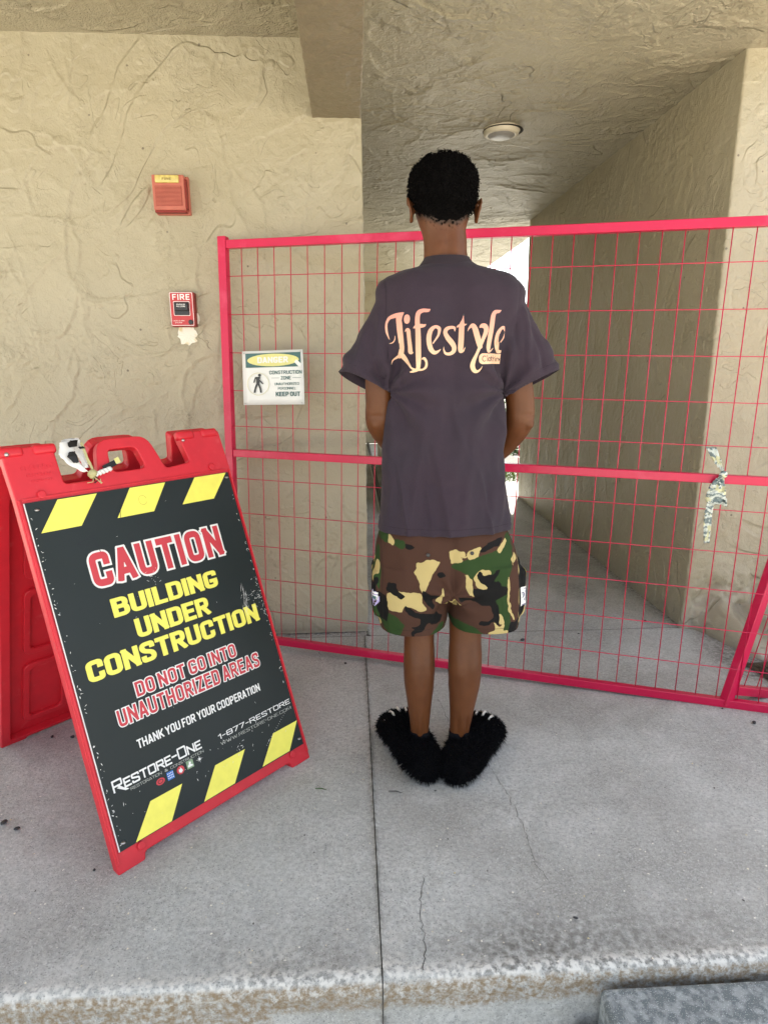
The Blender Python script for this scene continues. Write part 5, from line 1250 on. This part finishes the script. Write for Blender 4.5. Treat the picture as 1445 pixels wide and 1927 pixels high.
# blackletter "Lifs.." strokes on the patch
sub = []
for s_ in LS[:13]: sub.append([(a, b_, w_) for a, b_, w_ in s_])
q2X = np.arange(100, 640, 5.); q2Y = np.arange(90, 690, 5.); A2, B2 = np.meshgrid(q2X, q2Y, indexing='ij'); Dd = np.full(A2.shape, 99.)
for s_ in sub:
    for a, b_, wd in cat(s_, 6): Dd = np.minimum(Dd, np.hypot(A2-a, B2-b_)-max(wd*.5, 2))
v2, p = ms_mesh(Dd, q2X[0], q2Y[0], 5., merge=False); v2 = [((a-110)*.0000905+.004, (690-c)*.0000720) for a, c in v2]
onside(.452, .581, -1.045, dR_, M_NAVY, .0024, 'lettering', (v2, p), 0, .054, .046, 0)
v2, p = text_poly('CLOTHING', .15, .044, .0060, .0008); onside(.452, .549, -1.045, dR_, M_NAVY, .0024, 'lettering', (v2, p), 0, .044, .006, 0)
patch(.452, .643, -1.030, .026, .024, None, dR_, M_YEL, .0018, 'tag'); v2, p = text_poly('EST', .17, .016, .009, .001, wide=1.3); onside(.452, .643, -1.030, dR_, M_INK, .0024, 'lettering', (v2, p), 0, .016, .009, 0)
patch(.0, .578, -1.040, .044, .050, None, dL_, M_LILAC, .0016, 'patch', shape=lambda u, v: abs(u-.5)+abs(v-.5) < .62 and int(u*9+v*5) % 4 != 0)
patch(.0, .586, -1.042, .030, .022, None, dL_, M_PWHITE, .0020, 'patch', shape=lambda u, v: int(v*7) % 3 != 1); patch(.0, .580, -1.042, .018, .009, None, dL_, M_TEAL, .0024, 'patch')

# ---- socks and furry slippers
def frame_foot(a, c): d = c-a; L = np.linalg.norm(d); d = d/L; return d, V(d[1], -d[0], 0), L
for (a, c), leg, lab in ((FL, legL, 'left'), (FR, legR, 'right')):
    d, s_, L = frame_foot(a, c); ax, ay = leg[0][9][0], leg[0][9][1]
    v, f = chain([(ax, ay+.002, .100), (ax, ay, .085), (ax, ay-.004, .060), (ax, ay-.010, .035)], [.0325, .0335, .036, .040], 24, 4); obj('sock', v, f, M_SOCK, PR, True)
    rings = []
    for t_, wd, ht in ((-.060, .010, .02), (-.054, .034, .050), (-.038, .050, .070), (0, .060, .082), (.05, .062, .088), (.10, .064, .092), (.14, .067, .094), (.18, .071, .094), (.215, .067, .084), (.240, .053, .062), (.254, .030, .036), (.258, .008, .014)):
        rings.append((a+d*t_*1.04+V(0, 0, ht/2+.003), s_*wd, V(0, 0, ht/2), 2.3))
    v, f = loft(rings, 30); sv_, snn, sq_, so2 = remesh([(v, f)], .006, 2); sv_[:, 2] = np.maximum(sv_[:, 2], .002)
    sl = obj('slipper', sv_, list(map(tuple, sq_))+so2, M_FUR, PR, True)
    rg = np.random.RandomState(int(ax*1000)); fb = MB(); up_ = snn[:, 2] > -.55; cand = np.nonzero(up_)[0]
    for i in rg.choice(cand, 11000):
        p = sv_[i]; nn = snn[i]+rg.normal(size=3)*.38+d*.10+V(0, 0, -.12); nn /= np.linalg.norm(nn); l = rg.uniform(.006, .017)*(1+.7*max(0., math.sin(p[0]*190+p[2]*120)*math.cos(p[1]*170))); q = rg.normal(size=3); q = np.cross(nn, q); q /= np.linalg.norm(q); wd = rg.uniform(.0006, .0014)
        m_ = p+nn*l*.55; e_ = p+nn*l+V(0, 0, -l*.25)+rg.normal(size=3)*.0015
        if e_[2] < .001: e_[2] = .001
        if m_[2] < .001: m_[2] = .001
        fb.add([p-q*wd, p+q*wd, m_+q*wd*.8, m_-q*wd*.8, e_], [(0, 1, 2, 3), (3, 2, 4)])
    fb.build('fur', M_FUR, sl)['kind'] = 'stuff'
    for k in range(5):
        la = (k-2)*.0245; dd = d*1+s_*(la*7.); dd /= np.linalg.norm(dd); b0 = a+d*(.208-11*la*la)+s_*la+V(0, 0, .099-10*la*la)
        v, f = tube([b0-dd*.014, b0+V(0, 0, .004), b0+dd*.016+V(0, 0, .002), b0+dd*.034+V(0, 0, -.012)], [.0036, .0046, .0038, .0008], 8); obj('claw', v, f, M_CLAW, sl, True)

# ------------------------------------------------------------------ small debris
def g2(px, py, z=0.):
    d = fw+r2*(px-722.5)/1177.5-u2*(py-963.5)/1177.5; t_ = (z-CAM[2])/d[2]; return CAM+d*t_
rg = np.random.RandomState(17)
deb = [(99, 1389, 3, 'dark chip just right of the rear foot of the A-frame sign'), (138, 1389, 3, 'dark chip between the two legs of the A-frame sign, farther from the rear foot'),
       (9, 1550, 3.4, 'larger dark chip at the left edge of the photo, left of the sign'), (33, 1562, 3, 'second dark chip near the left edge, just right of the larger one'), (178, 1640, 1.6, 'tiny dark crumb left of the lowest corner of the sign'),
       (1418, 1362, 3.4, 'black chip on the concrete below the red fence at the far right'), (1358, 1335, 1.8, 'tiny black crumb beside the foot of the leaning fence panel'), (1213, 1170, 3, 'dark crumb behind the fence near the right passage wall'),
       (983, 1206, 4, 'brown lump behind the fence just right of the camouflage shorts'), (1088, 1194, 2, 'small dark crumb on the passage joint between shorts and right wall'), (1082, 1730, 2, 'dark crumb near the platform edge above the step block'),
       (650, 1250, 2.6, 'dark crumb just below the fence bottom rail, left of the legs')]
src_me = None
for px, py, s_, lab in deb:
    for _ in (0,):
        p = g2(px, py); sc = s_*.0021
        v, f = ellip((0, 0, 0), (1.3*sc, .9*sc, .6*sc), 8); v = np.array(v); v = v*(1+.35*noise3(v*300/sc*.002+px, 4)[:, None]); ang = rg.uniform(0, 6.28)
        R_ = np.array([[math.cos(ang), -math.sin(ang), 0], [math.sin(ang), math.cos(ang), 0], [0, 0, 1]]); v = v@R_.T+V(p[0], p[1], .003+.45*sc)
        o = obj('debris_chip', v, f, M_DARKM, None, False, origin=Vector((p[0], p[1], .003))); tag(o, lab, 'debris', 'bits of debris on the concrete')
# short leaf stems / twigs
for px, py, l, lab in ((745, 1492, .022, 'tiny dry twig on the concrete below the slippers'), (606, 1487, .020, 'dark green smear of leaf on the concrete right of the sign')):
    p = g2(px, py); v, f = tube([p+V(-l, .004, .004), p+V(0, 0, .006), p+V(l*.8, -.006, .004)], [.0012, .0016, .0006], 6); o = obj('twig', v, f, M_LEAF if 'leaf' in lab else M_DARKM, None, False, origin=Vector(p)); tag(o, lab, 'debris')
# pale specks and paint drips, bird-lime on the slab: flat irregular spots
b = MB(); rg = np.random.RandomState(4)
for k in range(420):
    x_ = rg.uniform(-1.2, 1.25); y_ = -1.73+abs(rg.normal())*.55
    if y_ > -.1: continue
    r_ = rg.uniform(.0008, .0024); n_ = 7; b.add([(x_+r_*(1+.4*rg.normal())*math.cos(q*.9), y_+r_*(1+.4*rg.normal())*math.sin(q*.9), .0042) for q in range(n_)], [tuple(range(n_))])
b.build('pale_speck', M_PLASTER, floor)['kind'] = 'stuff'
b = MB()
for k in range(120):
    x_ = rg.uniform(-1.2, 1.25); y_ = rg.uniform(-1.7, 2.5); r_ = rg.uniform(.0010, .0032); n_ = 6
    b.add([(x_+r_*(1+.5*rg.normal())*math.cos(q*1.05), y_+r_*(1+.5*rg.normal())*math.sin(q*1.05), .0044) for q in range(n_)], [tuple(range(n_))])
b.build('dark_speck', M_DIRT, floor)['kind'] = 'stuff'
# mulch in the gap at the right edge
b = MB()
for k in range(900):
    x_ = rg.uniform(1.60, 2.1); y_ = rg.uniform(-.66, -.42)+.05*math.sin(x_*14); d1 = rg.normal(size=3)*V(1, 1, .3); d1 /= np.linalg.norm(d1); d2 = np.cross(d1, V(0, 0, 1))+V(0, 0, .2); l = rg.uniform(.006, .025)
    p = V(x_, y_, .006+rg.rand()*.016); b.add([p-d1*l-d2*l*.15, p+d1*l-d2*l*.1, p+d1*l+d2*l*.15, p-d1*l+d2*l*.12], [(0, 1, 2, 3)])
o = b.build('mulch', M_MULCH); tag(o, kind='stuff')
b = MB(); b.add([(1.60, -.67, .0045), (2.1, -.67, .0045), (2.1, -.40, .0045), (1.58, -.43, .0045)], [(0, 1, 2, 3)]); tag(b.build('soil', M_SOIL), kind='structure')
# dark stone wedged between platform and step
p = V(.405, -1.775, -.185); v, f = ellip(p, (.028, .030, .075), 14); v = np.array(v); v = v+.012*noise3(v*30, 5)[:, None]; o = obj('wedge_stone', v, f, M_DIRT, None, True, origin=Vector(p)); tag(o, 'dark broken lump wedged between platform riser and step block', 'stone')
